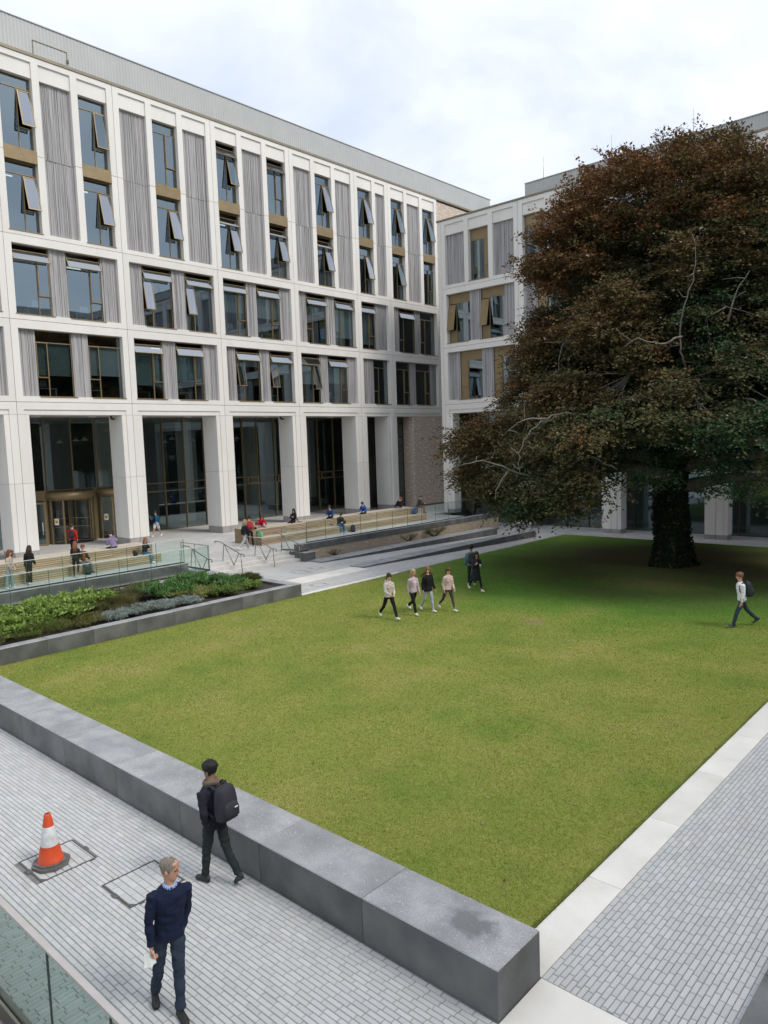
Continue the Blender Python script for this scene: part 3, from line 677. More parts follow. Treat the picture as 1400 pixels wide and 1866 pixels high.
def window(parent, x, z, w, h, top, nw, nh, side, vent=0.0, casement=0.0, blind=None, y=0.33, sill=True):
    """bronze framed window: top light, wide fixed pane, narrow opening light over a small pane"""
    t = 0.05
    nx0 = 0.0 if side == 'L' else w - nw
    zt = h - top; zc = nh
    def frame():
        b = MB(); ring(b, 0, w, 0, h, t, 0, 0.09)
        b.box(t, w - t, 0.0, 0.09, zt - t / 2, zt + t / 2)
        xm = nw if side == 'L' else w - nw
        b.box(xm - t / 2, xm + t / 2, 0.0, 0.09, t, zt - t / 2)
        if side == 'L': b.box(t, xm - t / 2, 0.0, 0.09, zc - t / 2, zc + t / 2)
        else: b.box(xm + t / 2, w - t, 0.0, 0.09, zc - t / 2, zc + t / 2)
        return b.mesh('window', 'gold')
    o = place(cached(('win', round(w, 3), round(h, 3), top, nw, nh, side), frame), 'window', parent, (x, y, z))
    xm = nw if side == 'L' else w - nw
    wx0, wx1 = (xm + t / 2, w - t) if side == 'L' else (t, xm - t / 2)
    place(pane_mesh(wx1 - wx0, zt - 1.5 * t), 'pane', o, (wx0, 0.045, t))
    cx0, cx1 = (t, xm - t / 2) if side == 'L' else (xm + t / 2, w - t)
    place(pane_mesh(cx1 - cx0, zc - 1.5 * t), 'pane', o, (cx0, 0.045, t))
    sh = zt - zc - t
    place(sash_mesh(cx1 - cx0 + 0.04, sh + 0.04, False, 'vent_glass' if casement > 0.15 and rb.random() < 0.6 else 'window_glass'), 'casement', o, (cx0 - 0.02, -0.055 if casement == 0 else -0.06, zt - t / 2 + 0.02 - 0.35 * casement), (-casement, 0, 0))
    th = h - t - zt - t / 2
    if vent > 0:
        place(sash_mesh(w - 0.06, th + 0.05, False, 'vent_glass'), 'top_vent', o, (0.03, -0.06, h - t - 0.52 * vent), (-vent, 0, 0))
        b = cached(('stay', round(th, 3)), lambda: MB().tube([(0, 0, 0), (0, -0.28, -0.30)], 0.012, 5).mesh('stay', 'gold'))
        for xx in (0.04, w - 0.04): place(b, 'stay', o, (xx, 0.02, h - t - 0.02))
    else: place(pane_mesh(w - 2 * t, th), 'pane', o, (t, 0.045, zt + t / 2))
    if sill: place(cached(('sill', round(w, 3)), lambda: MB().box(-0.04, w + 0.04, -0.36, 0.0, -0.05, 0.0).mesh('sill', 'gold')), 'sill', o, (0, 0, 0.002))
    if blind:
        bh = blind * (zt - 0.1)
        place(cached(('blind', round(w, 3), round(bh, 2)), lambda: MB().box(0.06, w - 0.06, 0, 0.006, -bh, 0).mesh('blind', rb.choice(['blind', 'blind', 'blind_pale']))), 'blind', o, (0, 0.16, zt))
    return o

def gold_window(parent, x, z, w, h, side, opened=0.0, y=0.33, top=0.75, nw=0.72):
    """window with solid bronze panels: header, narrow opening panel over a fixed one, one glass pane"""
    t = 0.045
    def frame():
        b = MB(); ring(b, 0, w, 0, h, t, 0, 0.09)
        b.box(t, w - t, 0.015, 0.09, h - top, h - t)
        xm = nw if side == 'L' else w - nw
        b.box(xm - t / 2, xm + t / 2, 0, 0.09, t, h - top)
        a, c = (t, xm - t / 2) if side == 'L' else (xm + t / 2, w - t)
        b.box(a, c, 0.015, 0.09, t, 1.0)
        return b.mesh('window', 'gold')
    o = place(cached(('gwin', round(w, 3), round(h, 3), side, top, nw), frame), 'window', parent, (x, y, z))
    xm = nw if side == 'L' else w - nw
    a, c = (t, xm - t / 2) if side == 'L' else (xm + t / 2, w - t)
    place(sash_mesh(c - a, h - top - 1.02, True), 'opening_panel', o, (a, -0.03 if opened == 0 else -0.05, h - top - 0.01 - 0.3 * opened), (-opened, 0, 0))
    g0, g1 = (xm + t / 2, w - t) if side == 'L' else (t, xm - t / 2)
    place(pane_mesh(g1 - g0, h - top - t), 'pane', o, (g0, 0.045, t))
    place(cached(('sill', round(w, 3)), lambda: MB().box(-0.04, w + 0.04, -0.36, 0.0, -0.05, 0.0).mesh('sill', 'gold')), 'sill', o, (0, 0, 0.002))
    return o

def panel_frame(parent, x0, x1, z0, z1, oz0, oz1, m0=0.40, m1=0.36, depth=0.5, j=0.012):
    def f():
        w, h = x1 - x0, z1 - z0; b = MB()
        b.box(j, w - j, 0, depth, j, oz0 - z0); b.box(j, w - j, 0, depth, oz1 - z0, h - j)
        b.box(j, m0, 0, depth, oz0 - z0, oz1 - z0); b.box(w - m1, w - j, 0, depth, oz0 - z0, oz1 - z0)
        return b.mesh('precast_panel', 'precast')
    return place(cached(('pf', round(x1 - x0, 3), round(z1 - z0, 3), round(oz0 - z0, 3), round(oz1 - z0, 3), m0, m1), f), 'precast_panel', parent, (x0, 0, z0))

def top_panels(parent, x0, x1, z0, z1, zmid, oz0, oz1, slots, j=0.012, depth=0.5):
    """tall storey: stiles and fins; header panels set back; split at zmid. slots = list of (xa, xb)"""
    edges = [x0] + [v for s in slots for v in s] + [x1]
    hh = z1 - 0.32
    for part in (('lo', 'hi') if zmid else ('all',)):
        b = MB(); zb, zt = (z0, zmid) if part == 'lo' else (zmid, z1) if part == 'hi' else (z0, z1)
        za, zc = (oz0 if part != 'hi' else zb + j), (zt - j if part == 'lo' else hh)
        if part != 'hi': b.box(x0 + j, x1 - j, 0, depth, z0 + j, oz0)
        for k in range(0, len(edges), 2):
            a, c = edges[k], edges[k + 1]
            if k == 0: a += j
            if k == len(edges) - 2: c -= j
            b.box(a, c, 0, depth, za, zc)
        if part != 'lo':
            b.box(x0 + j, x1 - j, 0, depth, hh, z1 - j)
            for a, c in slots: b.box(a, c, 0.09, depth, oz1, hh)
        o = b.build('precast_panel', 'precast', parent)
        # joint line behind the gap
    return

def bay_slots(x0, x1, n=3, m=0.38, fin=0.40):
    w = (x1 - x0 - 2 * m - fin * (n - 1)) / n
    return [(x0 + m + k * (w + fin), x0 + m + k * (w + fin) + w) for k in range(n)]

def row_fill(parent, x0, x1, oz0, oz1, pattern, m0=0.40, m1=0.36, gold=False, opened=0.0, side0='R', vents=None, blinds=(None,)):
    """windows and ribbed panels between the stiles: pattern like 'wpwp' """
    a, c = x0 + m0, x1 - m1
    nw_, np_ = pattern.count('w'), pattern.count('p') + 0.0
    ww = min(2.10, (c - a) * 0.46) if nw_ == 2 else (c - a) * 0.56
    pw = (c - a - nw_ * ww) / max(1, np_)
    x = a; k = 0
    for ch in pattern:
        if ch == 'p': rib_panel(parent, x, x + pw, oz0, oz1); x += pw
        else:
            if gold: gold_window(parent, x, oz0, ww, oz1 - oz0, 'L', opened)
            else:
                v = 0.0 if vents is None else vents[k % len(vents)]
                cs = rb.choice((0.0, 0.0, 0.16)) if v else 0.0
                window(parent, x, oz0, ww, oz1 - oz0, 0.66, 0.68, 1.08, side0, v, cs, blinds[k % len(blinds)])
            x += ww; k += 1

def pier_half(parent, x0, x1, z0, z1, ztop_in, right, depth=1.7, zj=4.78, plinth=0.47, j=0.012, plinth_in=0.02):
    """half of a pier: stepped front face; the other half belongs to the next bay"""
    objs = []
    w = x1 - x0
    def f(h, kind):
        b = MB()
        if right:   # left half of an opening's right jamb: step first
            b.box(0.0, 0.28, 0.06, depth, 0, h - j); b.box(0.28, w - j, 0, depth, 0, h - j)
        else:
            b.box(j, w - 0.28, 0, depth, 0, h - j); b.box(w - 0.28, w, 0.06, depth, 0, h - j)
        return b.mesh('pier_cladding', 'precast')
    zp = z0 + plinth
    for a, c in ((zp, zj), (zj, ztop_in)):
        place(cached(('pier', round(w, 3), round(c - a, 3), right, depth), lambda: f(c - a, 0)), 'pier_cladding', parent, (x0, 0, a))
    i = plinth_in
    place(cached(('plinth', round(w, 3), right, depth, plinth), lambda: MB().box(i if right else j, w - (j if right else i), i, depth - i, 0, plinth - 0.006).mesh('plinth', 'plinth_stone')), 'plinth', parent, (x0, 0, z0))

def ground_header(parent, x0, x1, zin, zout, z1, m0, m1, depth=1.7, j=0.012):
    w = x1 - x0; b = MB()
    b.box(j, w - j, 0, depth, zout, z1 - j)
    b.box(m0 - 0.28, w - m1 + 0.28, 0.06, depth, zin, zout)
    b.box(j, m0 - 0.28, 0, depth, zin, zout); b.box(w - m1 + 0.28, w - j, 0, depth, zin, zout)
    b.build('precast_panel', 'precast', parent, (x0, 0, 0))

# =============================================================== left building
XF = -42.6
LB = thing('university_building', 'long white precast building with ribbed grey panels and colonnade on the left', 'building', (XF, 0, 0), math.pi / 2)
S = [3.1, 10.05, 17.0, 23.93, 30.86, 37.70, 44.50, 48.55, 55.25]
ZL = (9.30, 13.82, 18.40, 28.15)
pat_top = ['pwp', 'pwp', 'wpw', 'pwp', 'wpw', 'pwp', 'wp', 'wpw']
pat_r2 = ['wpwp', 'pwpw', 'wpwp', 'pwpw', 'wpwp', 'pwpw', 'wp', 'pwpw']
pat_r1 = ['pwpw', 'wpwp', 'pwpw', 'wpwp', 'pwpw', 'wpwp', 'pw', 'wpwp']
vent1 = [None, [0.5], None, [0.5, 0.46], [0.48, 0.5], [0.46, 0.5], None, None]
vent2 = [None, [0.5], [0.5, 0.47], [0.46, 0.5], [0.5, 0.46], [0.5, 0.46], [0.48], [0.42, 0.0]]
bl1 = [(0.6,), (0.6,), (0.62, 0.58), (0.74, 0.62), (0.2, 0.3), (0.55, 0.5), (None,), (None,)]
bl2 = [(None,), (None,), (None, None), (None, 0.25), (0.5, 0.55), (0.3, 0.8), (0.9,), (None,)]
for i in range(1, len(S) - 1):
    x0, x1 = S[i], S[i + 1]
    n_top = 3 if x1 - x0 > 5 else 2
    # upper storeys
    panel_frame(LB, x0, x1, ZL[0], ZL[1], 9.62, 13.35)
    row_fill(LB, x0, x1, 9.62, 13.35, pat_r1[i], vents=vent1[i], side0='L' if pat_r1[i][0] == 'p' else 'R', blinds=bl1[i])
    panel_frame(LB, x0, x1, ZL[1], ZL[2], 14.16, 17.95)
    row_fill(LB, x0, x1, 14.16, 17.95, pat_r2[i], vents=vent2[i], side0='L' if pat_r2[i][0] == 'p' else 'R', blinds=bl2[i])
    if n_top == 3: sl = bay_slots(x0, x1)
    else: sl = [(x0 + 0.38, x0 + 0.38 + 1.72), (x0 + 0.38 + 1.72 + 0.40, x1 - 0.38)]
    top_panels(LB, x0, x1, ZL[2], ZL[3], 22.85, 18.66, 27.0, sl)
    for (a, c), ch in zip(sl, pat_top[i]):
        if ch == 'p':
            rib_panel(LB, a, c, 18.66, 22.84); rib_panel(LB, a, c, 22.86, 27.0)
        else:
            w = c - a
            for zz, hh in ((18.66, 3.74), (23.1, 3.9)):
                op = rb.choice((0.0, 0.20, 0.24, 0.22)) if i < 7 else rb.choice((0.0, 0.22))
                if i == 2: op = 0.24 if not (zz > 20 and a > 20) else 0.14
                window(LB, a, zz, w, hh, 0.62, round(w * 0.42, 3), 1.22, 'R', 0.55 if (i in (4,) or (i == 5 and zz < 20)) else 0.0, op, None, sill=zz < 20)
            MB().box(0.0, w, 0.0, 0.42, 0, 0.70).build('spandrel', 'gold', LB, (a, -0.02, 22.40))
    # colonnade
    m0 = 0.66; m1 = 0.70
    if i < 7:
        ground_header(LB, x0, x1, 8.60, 8.88, ZL[0], m0, m1)
        pier_half(LB, x0, x0 + m0, 0.48, 8.6, 8.60, False); pier_half(LB, x1 - m1, x1, 0.48, 8.6, 8.60, True)
    else:
        ground_header(LB, x0, x1, 8.60, 8.88, ZL[0], 0.40, 0.40)
        pier_half(LB, x0, x0 + 0.40, 0.48, 8.6, 8.60, False)
# brick end bay
MB().box(51.2, 55.25, 0.10, 3.0, 0.48, 8.6).build('brickwork', 'brick_brown', LB)
MB().box(51.25, 55.25, 0.02, 0.10, 0.48, 0.62).build('plinth', 'gold_dark', LB)
MB().box(55.25, 82, 0.05, 1.0, 0.48, 28.0).build('brickwork', 'brick_brown', LB)
# joint backing: dark strip behind the open joints
jb = MB(); jb.box(10.1, 55.2, 0.46, 0.499, 9.25, 9.35)
for z in ZL[1:3]: jb.box(10.1, 55.2, 0.46, 0.499, z - 0.05, z + 0.05)
for x in S[1:-1]: jb.box(x - 0.05, x + 0.05, 0.44, 0.459, 9.0, 28.0); jb.box(x - 0.05, x + 0.05, 1.6, 1.68, 0.6, 9.0)
jb.build('joint_backing', 'joint', LB)
# coping, roof screen, access hatch
MB().box(3.1, 82, -0.05, 1.2, 28.15, 28.31).build('coping', 'coping_metal', LB)
def screen_mesh(L, h, p=0.20):
    V, F = [], []; n_ = int(L / p); x = 0
    prof = []
    for k in range(n_): prof += [(k * p, 0.0), (k * p + p * 0.62, 0.0), (k * p + p * 0.72, 0.014), (k * p + p * 0.90, 0.014)]
    for z in (0, h):
        for x_, y_ in prof: V.append((x_, y_, z))
    m_ = len(prof)
    for k in range(m_ - 1): F.append((k, k + 1, m_ + k + 1, m_ + k))
    return np_mesh('roof_screen', V, F, 'screen_metal')
place(screen_mesh(66.5, 2.0), 'roof_screen', LB, (-1.5, 0.6, 28.30))
MB().box(-1.5, 65, 0.55, 0.80, 30.29, 30.34).build('screen_cap', 'screen_metal', LB)
MB().box(-1.5, 65, 0.8, 18, 28.2, 28.3).build('roof_slab', 'screen_metal', LB)
h_ = MB(); h_.box(19.62, 19.65, 0.575, 0.60, 28.36, 29.36); h_.box(19.62, 21.6, 0.575, 0.60, 29.36, 29.39); h_.box(21.57, 21.6, 0.575, 0.60, 28.85, 29.36); h_.box(21.55, 21.63, 0.50, 0.60, 28.75, 28.95)
h_.build('access_hatch', 'gold_dark', LB)
# rooms behind the windows: slabs, back wall, cross walls, a few lit ceiling lights
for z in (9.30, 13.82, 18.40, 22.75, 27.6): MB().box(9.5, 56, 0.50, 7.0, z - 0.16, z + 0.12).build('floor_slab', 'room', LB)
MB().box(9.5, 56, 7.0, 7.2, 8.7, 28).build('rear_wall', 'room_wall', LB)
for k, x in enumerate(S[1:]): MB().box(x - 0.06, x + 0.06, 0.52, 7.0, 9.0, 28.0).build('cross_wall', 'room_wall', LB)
for (x, y, z) in ((21.6, 2.0, 17.55), (18.2, 2.6, 22.4), (22.6, 2.4, 22.4), (25.9, 2.2, 22.4), (26.8, 1.8, 26.9), (32.2, 2.0, 22.4), (46.0, 2.0, 26.9), (27.6, 2.5, 13.2), (33.0, 2.6, 22.4)):
    MB().box(-0.6, 0.6, -0.05, 0.05, -0.06, 0).build('ceiling_light', 'lamp_glow', LB, (x, y, z))
# desks seen through the first-floor glass
for x in (19.0, 21.9, 25.2, 28.2, 32.5, 35.8, 38.9, 42.0):
    for zf in (9.42, 13.94):
        d = MB(); d.box(-0.7, 0.7, -0.35, 0.35, 0.70, 0.74); d.box(-0.66, -0.60, -0.3, 0.3, 0, 0.7); d.box(0.60, 0.66, -0.3, 0.3, 0, 0.7); d.box(-0.25, 0.25, 0.02, 0.05, 0.85, 1.2)
        place(cached('deskm', lambda: d.mesh('desk', 'desk')), 'desk', LB, (x, 1.1 + 0.3 * rb.random(), zf))

# lobby behind the colonnade: glazed screen 6 m back
YG = 6.0
MUL = [8.5, 10.2, 12.0, 13.75, 15.5, 17.3, 19.1, 20.9, 22.67, 24.38, 26.1, 27.8, 29.5, 31.25, 33.0, 34.8, 36.7, 38.15, 39.95, 41.6, 43.2, 44.9, 46.8, 48.5]
sc_ = MB()
for x in MUL: sc_.box(x - 0.03, x + 0.03, YG - 0.10, YG + 0.06, 0.48, 8.72)
for k in range(len(MUL) - 1):
    door_zone = 19.0 < MUL[k] < 26.0
    for z in ((0.50, 3.36, 3.97, 8.70) if not door_zone else (3.97, 8.70)): sc_.box(MUL[k] + 0.03, MUL[k + 1] - 0.03, YG - 0.08, YG + 0.05, z - 0.03, z + 0.03)
scr = sc_.build('lobby_screen', 'gold', LB)
for k in range(len(MUL) - 1):
    w = MUL[k + 1] - MUL[k] - 0.06; door_zone = 19.0 < MUL[k] < 26.0
    for z0, z1 in (((0.53, 3.33), (3.39, 3.94), (4.0, 8.67)) if not door_zone else ((4.0, 8.67),)):
        place(pane_mesh(w, z1 - z0, 'lobby_glass'), 'pane', scr, (MUL[k] + 0.03, YG, z0))
# small bronze framed vents set in the screen
for x0, x1 in ((37.0, 38.1), (40.2, 41.5), (45.2, 46.7)):
    b = MB(); ring(b, x0, x1, 3.38, 3.96, 0.09, YG - 0.13, YG - 0.02); b.build('vent_frame', 'gold', scr)
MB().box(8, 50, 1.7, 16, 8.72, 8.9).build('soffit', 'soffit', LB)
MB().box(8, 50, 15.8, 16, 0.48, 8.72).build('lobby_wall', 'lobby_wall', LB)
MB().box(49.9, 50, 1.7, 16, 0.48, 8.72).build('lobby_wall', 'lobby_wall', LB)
MB().box(8, 50, 6.05, 16, 0.40, 0.486).build('lobby_floor', 'plinth_stone', LB)
for x in (20.4, 26.9, 33.9, 40.6, 47.4): MB().box(-0.45, 0.45, -0.45, 0.45, 0.486, 8.72).build('mirrored_pier', 'precast', LB, (x, 10.0, 0))  # columns added to stand in for the piers' reflections in the glass
for x, y, z in ((24.0, 8.0, 7.2), (24.9, 8.6, 7.25), (23.4, 9.2, 7.1), (31.0, 8.0, 6.9), (32.2, 9.0, 7.2), (33.8, 8.6, 7.0), (37.5, 8.0, 6.9), (38.4, 9.0, 7.1), (45.0, 8.0, 6.9), (39.4, 8.2, 5.8)):
    b = MB(); b.lathe([(0.02, 0.25), (0.06, 0.16), (0.24, 0.02), (0.25, 0.0)], 14, 0); b.lathe([(0.24, 0.004), (0.001, 0.004)], 14, 1); b.tube([(0, 0, 0.25), (0, 0, 8.7 - z)], 0.008, 4, 2)
    place(b.mesh('pendant_lamp', ['white_paint', 'lamp_glow', 'dark_metal']), 'pendant_lamp', LB, (x, y, z))
# downlight boxes and cameras under the colonnade soffit
for i in range(1, 6):
    for q in (0.28, 0.78):
        x = S[i] + (S[i + 1] - S[i]) * q
        MB().box(-0.22, 0.22, -0.12, 0.12, -0.16, 0).build('soffit_light', 'white_paint', LB, (x, 2.2, 8.72))
for x in (23.0, 36.6):
    b = MB(); b.box(-0.05, 0.05, 0, 0.12, -0.03, 0.10); b.tube([(0, 0.02, -0.06), (0, -0.25, -0.10)], [0.07, 0.07], 10); b.build('security_camera', 'dark_metal', LB, (x, 0.9, 8.48))
# right-hand windowed bay beside the brick
b = MB()
for x in (48.95, 49.75, 50.5, 51.2): b.box(x - 0.04, x + 0.04, 1.30, 1.42, 0.48, 8.6)
for z in (4.45, 5.55, 6.85, 8.0, 8.55):
    for x0, x1 in ((48.99, 49.71), (49.79, 50.46), (50.54, 51.16)): b.box(x0, x1, 1.31, 1.41, z - 0.05, z + 0.05)
br_ = b.build('corner_screen', 'gold_dark', LB)
for x0, x1 in ((48.99, 49.71), (49.79, 50.46), (50.54, 51.16)):
    for z0, z1 in ((0.5, 4.4), (4.5, 5.5), (5.6, 6.8), (6.9, 7.95), (8.05, 8.5)): place(pane_mesh(x1 - x0, z1 - z0, 'lobby_glass'), 'pane', br_, (x0, 1.37, z0))
MB().box(48.6, 51.2, 3.2, 3.4, 0.48, 8.7).build('lobby_wall', 'lobby_wall', LB)
# a bar counter with stools glimpsed behind the narrow bay
b = MB(); b.box(44.9, 47.6, 7.2, 7.8, 0.49, 1.55); b.box(44.9, 47.6, 7.1, 7.9, 1.55, 1.62); b.build('counter', 'gold_dark', LB)

# ---- entrance: two revolving doors and a side door
def revolving_door(cx, cy, r, turn):
    top = MB(); top.lathe([(r + 0.02, 3.35), (r + 0.10, 3.35), (r + 0.10, 3.80), (r - 0.1, 3.86), (0.01, 3.86)], 36); top.lathe([(r + 0.10, 3.35), (0.01, 3.35)], 36)
    d = top.build('revolving_door', 'gold', LB, (cx, cy, 0))
    fl = MB(); fl.lathe([(r + 0.02, 0.49), (r + 0.02, 0.505), (0.01, 0.505)], 36); fl.build('door_mat', 'rubber', d)
    for a0 in (100, 145, 190, 215, 260, 325, 350, 20, 45, 80):
        pass
    posts = [R_(v) for v in (200, 232, 308, 340, 20, 60, 120, 160)]
    for a in posts:
        MB().box(-0.05, 0.05, -0.05, 0.05, 0.49, 3.35).build('door_post', 'gold', d, (r * math.cos(a), r * math.sin(a), 0), (0, 0, a))
    for a0, a1 in ((200, 232), (308, 340), (20, 60), (120, 160), (160, 200), (340, 380)):
        n_ = 6; vs = []
        for k in range(n_ + 1):
            a = R_(a0 + (a1 - a0) * k / n_); vs += [(r * math.cos(a), r * math.sin(a), 0.52), (r * math.cos(a), r * math.sin(a), 3.35)]
        q = MB(); q.add(vs, [(2 * k, 2 * k + 2, 2 * k + 3, 2 * k + 1) for k in range(n_)], 0, True); q.build('curved_pane', 'rail_glass', d)
    for k in range(3):
        a = turn + k * 2 * math.pi / 3; L = r - 0.08
        q = MB(); ring(q, 0.05, L, 0.55, 3.30, 0.06, -0.025, 0.025); q.add([(0.11, 0, 0.61), (L - 0.06, 0, 0.61), (L - 0.06, 0, 3.24), (0.11, 0, 3.24)], [(0, 1, 2, 3)], 1)
        for zz in (1.5, 2.05):
            for m_ in range(12): q.box(0.2 + m_ * 0.1, 0.25 + m_ * 0.1, -0.012, -0.006, zz, zz + 0.03, 2)
        q.build('door_wing', ['gold', 'rail_glass', 'white_paint'], d, (0, 0, 0), (0, 0, a))
    # safety notice: white card with an orange square
    q = MB(); q.box(-0.15, 0.15, -0.012, 0, 0, 0.42, 0); q.box(-0.10, 0.10, -0.018, -0.012, 0.12, 0.32, 1); q.box(-0.06, 0.06, -0.021, -0.018, 0.19, 0.24, 2)
    a = R_(214); q.build('door_notice', ['paper', 'notice', 'dark_metal'], d, ((r + 0.02) * math.cos(a), (r + 0.02) * math.sin(a), 1.75), (0, 0, a + math.pi / 2))
mat('notice', (0.75, 0.42, 0.06), 0.6)
revolving_door(22.35, 6.15, 1.55, R_(65)); revolving_door(25.75, 6.15, 1.55, R_(20))
b = MB(); b.box(19.1, 20.8, YG - 0.1, YG + 0.1, 3.36, 3.97); b.box(24.0, 24.2, YG - 0.1, YG + 0.1, 0.48, 3.97); b.box(20.62, 20.80, YG - 0.1, YG + 0.1, 0.48, 3.36); b.box(19.1, 19.24, YG - 0.1, YG + 0.1, 0.48, 3.36); b.build('door_surround', 'gold', LB)
q = MB(); ring(q, 0, 1.35, 0.50, 3.30, 0.13, -0.03, 0.03); q.add([(0.13, 0, 0.63), (1.22, 0, 0.63), (1.22, 0, 3.17), (0.13, 0, 3.17)], [(0, 1, 2, 3)], 1)
q.box(0.40, 0.72, -0.045, -0.032, 2.25, 2.72, 2); q.box(0.42, 0.74, -0.045, -0.032, 1.75, 2.20, 2)
q.tube([(1.10, -0.10, 1.2), (1.10, -0.10, 2.0)], 0.02, 6, 3); q.tube([(1.10, -0.10, 1.25), (1.10, 0, 1.25)], 0.015, 5, 3); q.tube([(1.10, -0.10, 1.95), (1.10, 0, 1.95)], 0.015, 5, 3)
q.build('side_door', ['gold', 'lobby_glass', 'paper', 'white_paint'], LB, (19.25, YG - 0.05, 0), (0, 0, R_(-28)))
q = MB(); q.box(0, 0.75, -0.03, 0.03, 3.44, 3.92, 0); q.box(0.12, 0.6, -0.045, -0.03, 3.52, 3.84, 1); q.build('door_sign', ['gold', 'dark_metal'], LB, (19.45, YG - 0.10, 0))

# =============================================================== right building
YF = 48.2
RB = thing('faculty_building', 'white precast building with bronze window panels behind the copper tree', 'building', (0, YF, 0))
SR = [-36.80, -29.74, -22.66, -15.70, -8.70, -1.70, 5.3, 12.3]
ZR = (9.23, 13.73, 18.32, 23.58)
ptop = ['pwp', 'wpw', 'pwp', 'wpw', 'pwp', 'wpw', 'pwp']
pr2 = ['wpwp', 'pwpw'] * 4; pr1 = ['pwpw', 'wpwp'] * 4
for i in range(len(SR) - 1):
    x0, x1 = SR[i], SR[i + 1]
    panel_frame(RB, x0, x1, ZR[0], ZR[1], 9.57, 13.35); row_fill(RB, x0, x1, 9.57, 13.35, pr1[i], gold=True)
    panel_frame(RB, x0, x1, ZR[1], ZR[2], 14.07, 17.88); row_fill(RB, x0, x1, 14.07, 17.88, pr2[i], gold=True, opened=0.20 if i == 0 else 0.0)
    sl = bay_slots(x0, x1); top_panels(RB, x0, x1, ZR[2], ZR[3], None, 18.60, 22.46, sl)
    for (a, c), ch in zip(sl, ptop[i]):
        if ch == 'p': rib_panel(RB, a, c, 18.60, 22.46)
        else: gold_window(RB, a, 18.60, c - a, 22.46 - 18.60, 'R', 0.0, top=0.85, nw=0.55)
    m0 = m1 = 0.70
    ground_header(RB, x0, x1, 8.52, 8.80, ZR[0], m0, m1)
    zb = 0.48 if i == 0 else Z2
    pier_half(RB, x0, x0 + m0, zb, 8.5, 8.52, False, 0.95, plinth=0.30); pier_half(RB, x1 - m1, x1, Z2, 8.5, 8.52, True, 0.95, plinth=0.30)
MB().box(-37.12, -36.81, 0.0, 0.9, 0.48, 23.57).build('end_return', 'precast', RB)
MB().box(-37.10, -36.8, 0.9, 14, -0.42, 23.5).build('end_wall', 'room', RB)
MB().box(-37.2, 12.4, -0.05, 1.1, 23.58, 23.71).build('coping', 'coping_metal', RB)
place(screen_mesh(42, 1.25), 'roof_screen', RB, (-29.7, 1.0, 23.70))
MB().box(-29.7, 12.3, 0.95, 1.2, 24.93, 24.98).build('screen_cap', 'screen_metal', RB)
MB().box(-29.72, -29.66, 1.04, 12, 23.70, 24.93).build('screen_end', 'screen_metal', RB)
for x in (-28.2, -23.0, -17.6, -11.9, -6.0): MB().tube([(0, 0, 0), (0, 0, 1.6)], [0.02, 0.008], 5).build('lightning_rod', 'steel', RB, (x, 1.1, 24.9))
MB().box(-37, 12.3, 1.0, 12, 23.45, 23.57).build('roof_slab', 'screen_metal', RB)
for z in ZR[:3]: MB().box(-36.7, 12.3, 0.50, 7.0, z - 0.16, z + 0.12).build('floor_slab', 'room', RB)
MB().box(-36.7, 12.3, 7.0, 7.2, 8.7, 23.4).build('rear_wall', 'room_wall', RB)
jb = MB()
for z in ZR[:3]: jb.box(-36.7, 12.2, 0.46, 0.499, z - 0.05, z + 0.05)
for x in SR[1:-1]: jb.box(x - 0.05, x + 0.05, 0.44, 0.459, 9.0, 23.4); jb.box(x - 0.05, x + 0.05, 0.85, 0.93, -0.2, 9.0)
jb.build('joint_backing', 'joint', RB)
b = MB(); MR = [-36.0 + 1.75 * k for k in range(27)]
for x in MR: b.box(x - 0.03, x + 0.03, 2.3, 2.45, Z2, 8.52)
for k in range(len(MR) - 1):
    for z in (Z2 + 0.03, 2.6, 3.6, 8.49): b.box(MR[k] + 0.03, MR[k + 1] - 0.03, 2.31, 2.44, z - 0.03, z + 0.03)
gs = b.build('ground_screen', 'gold_dark', RB)
for k in range(len(MR) - 1):
    for z0, z1 in ((Z2 + 0.06, 2.57), (2.63, 3.57), (3.63, 8.46)): place(pane_mesh(1.69, z1 - z0, 'lobby_glass'), 'pane', gs, (MR[k] + 0.03, 2.38, z0))
for k in (6, 7, 12, 13): MB().box(0, 1.69, 0, 0.05, 0, 0.97).build('bronze_panel', 'gold', gs, (MR[k] + 0.03, 2.32, 2.63))
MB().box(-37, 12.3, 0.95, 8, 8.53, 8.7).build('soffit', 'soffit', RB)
MB().box(-37, 12.3, 8.0, 8.2, Z2, 8.6).build('lobby_wall', 'lobby_wall', RB)
MB().box(-37, 12.3, 2.5, 8.0, Z2 - 0.2, Z2 + 0.01).build('lobby_floor', 'plinth_stone', RB)
MB().box(-36.6, -35.7, 2.2, 2.3, 0.48, 2.9).build('bronze_door', 'gold_dark', RB)

# =============================================================== building across the court, seen only as reflections
OB = thing('opposite_building', 'pale building across the court, mirrored in the left building windows', 'building', (21, 0, 0))
MB().box(0.6, 14, -30, 90, 0, 25).build('wall', 'room_wall', OB)
b = MB()
for z in (4.4, 8.9, 13.4, 17.9, 24.2): b.box(0, 0.6, -30, 90, z, z + 0.9)
for k in range(54): b.box(0.02, 0.6, -30 + k * 2.25, -30 + k * 2.25 + (0.9 if k % 3 == 0 else 0.45), 0, 24.2)
b.build('facade_frame', 'precast', OB)
place(screen_mesh(118, 2.0), 'roof_screen', OB, (0.8, -29, 25.0), (0, 0, math.pi / 2))
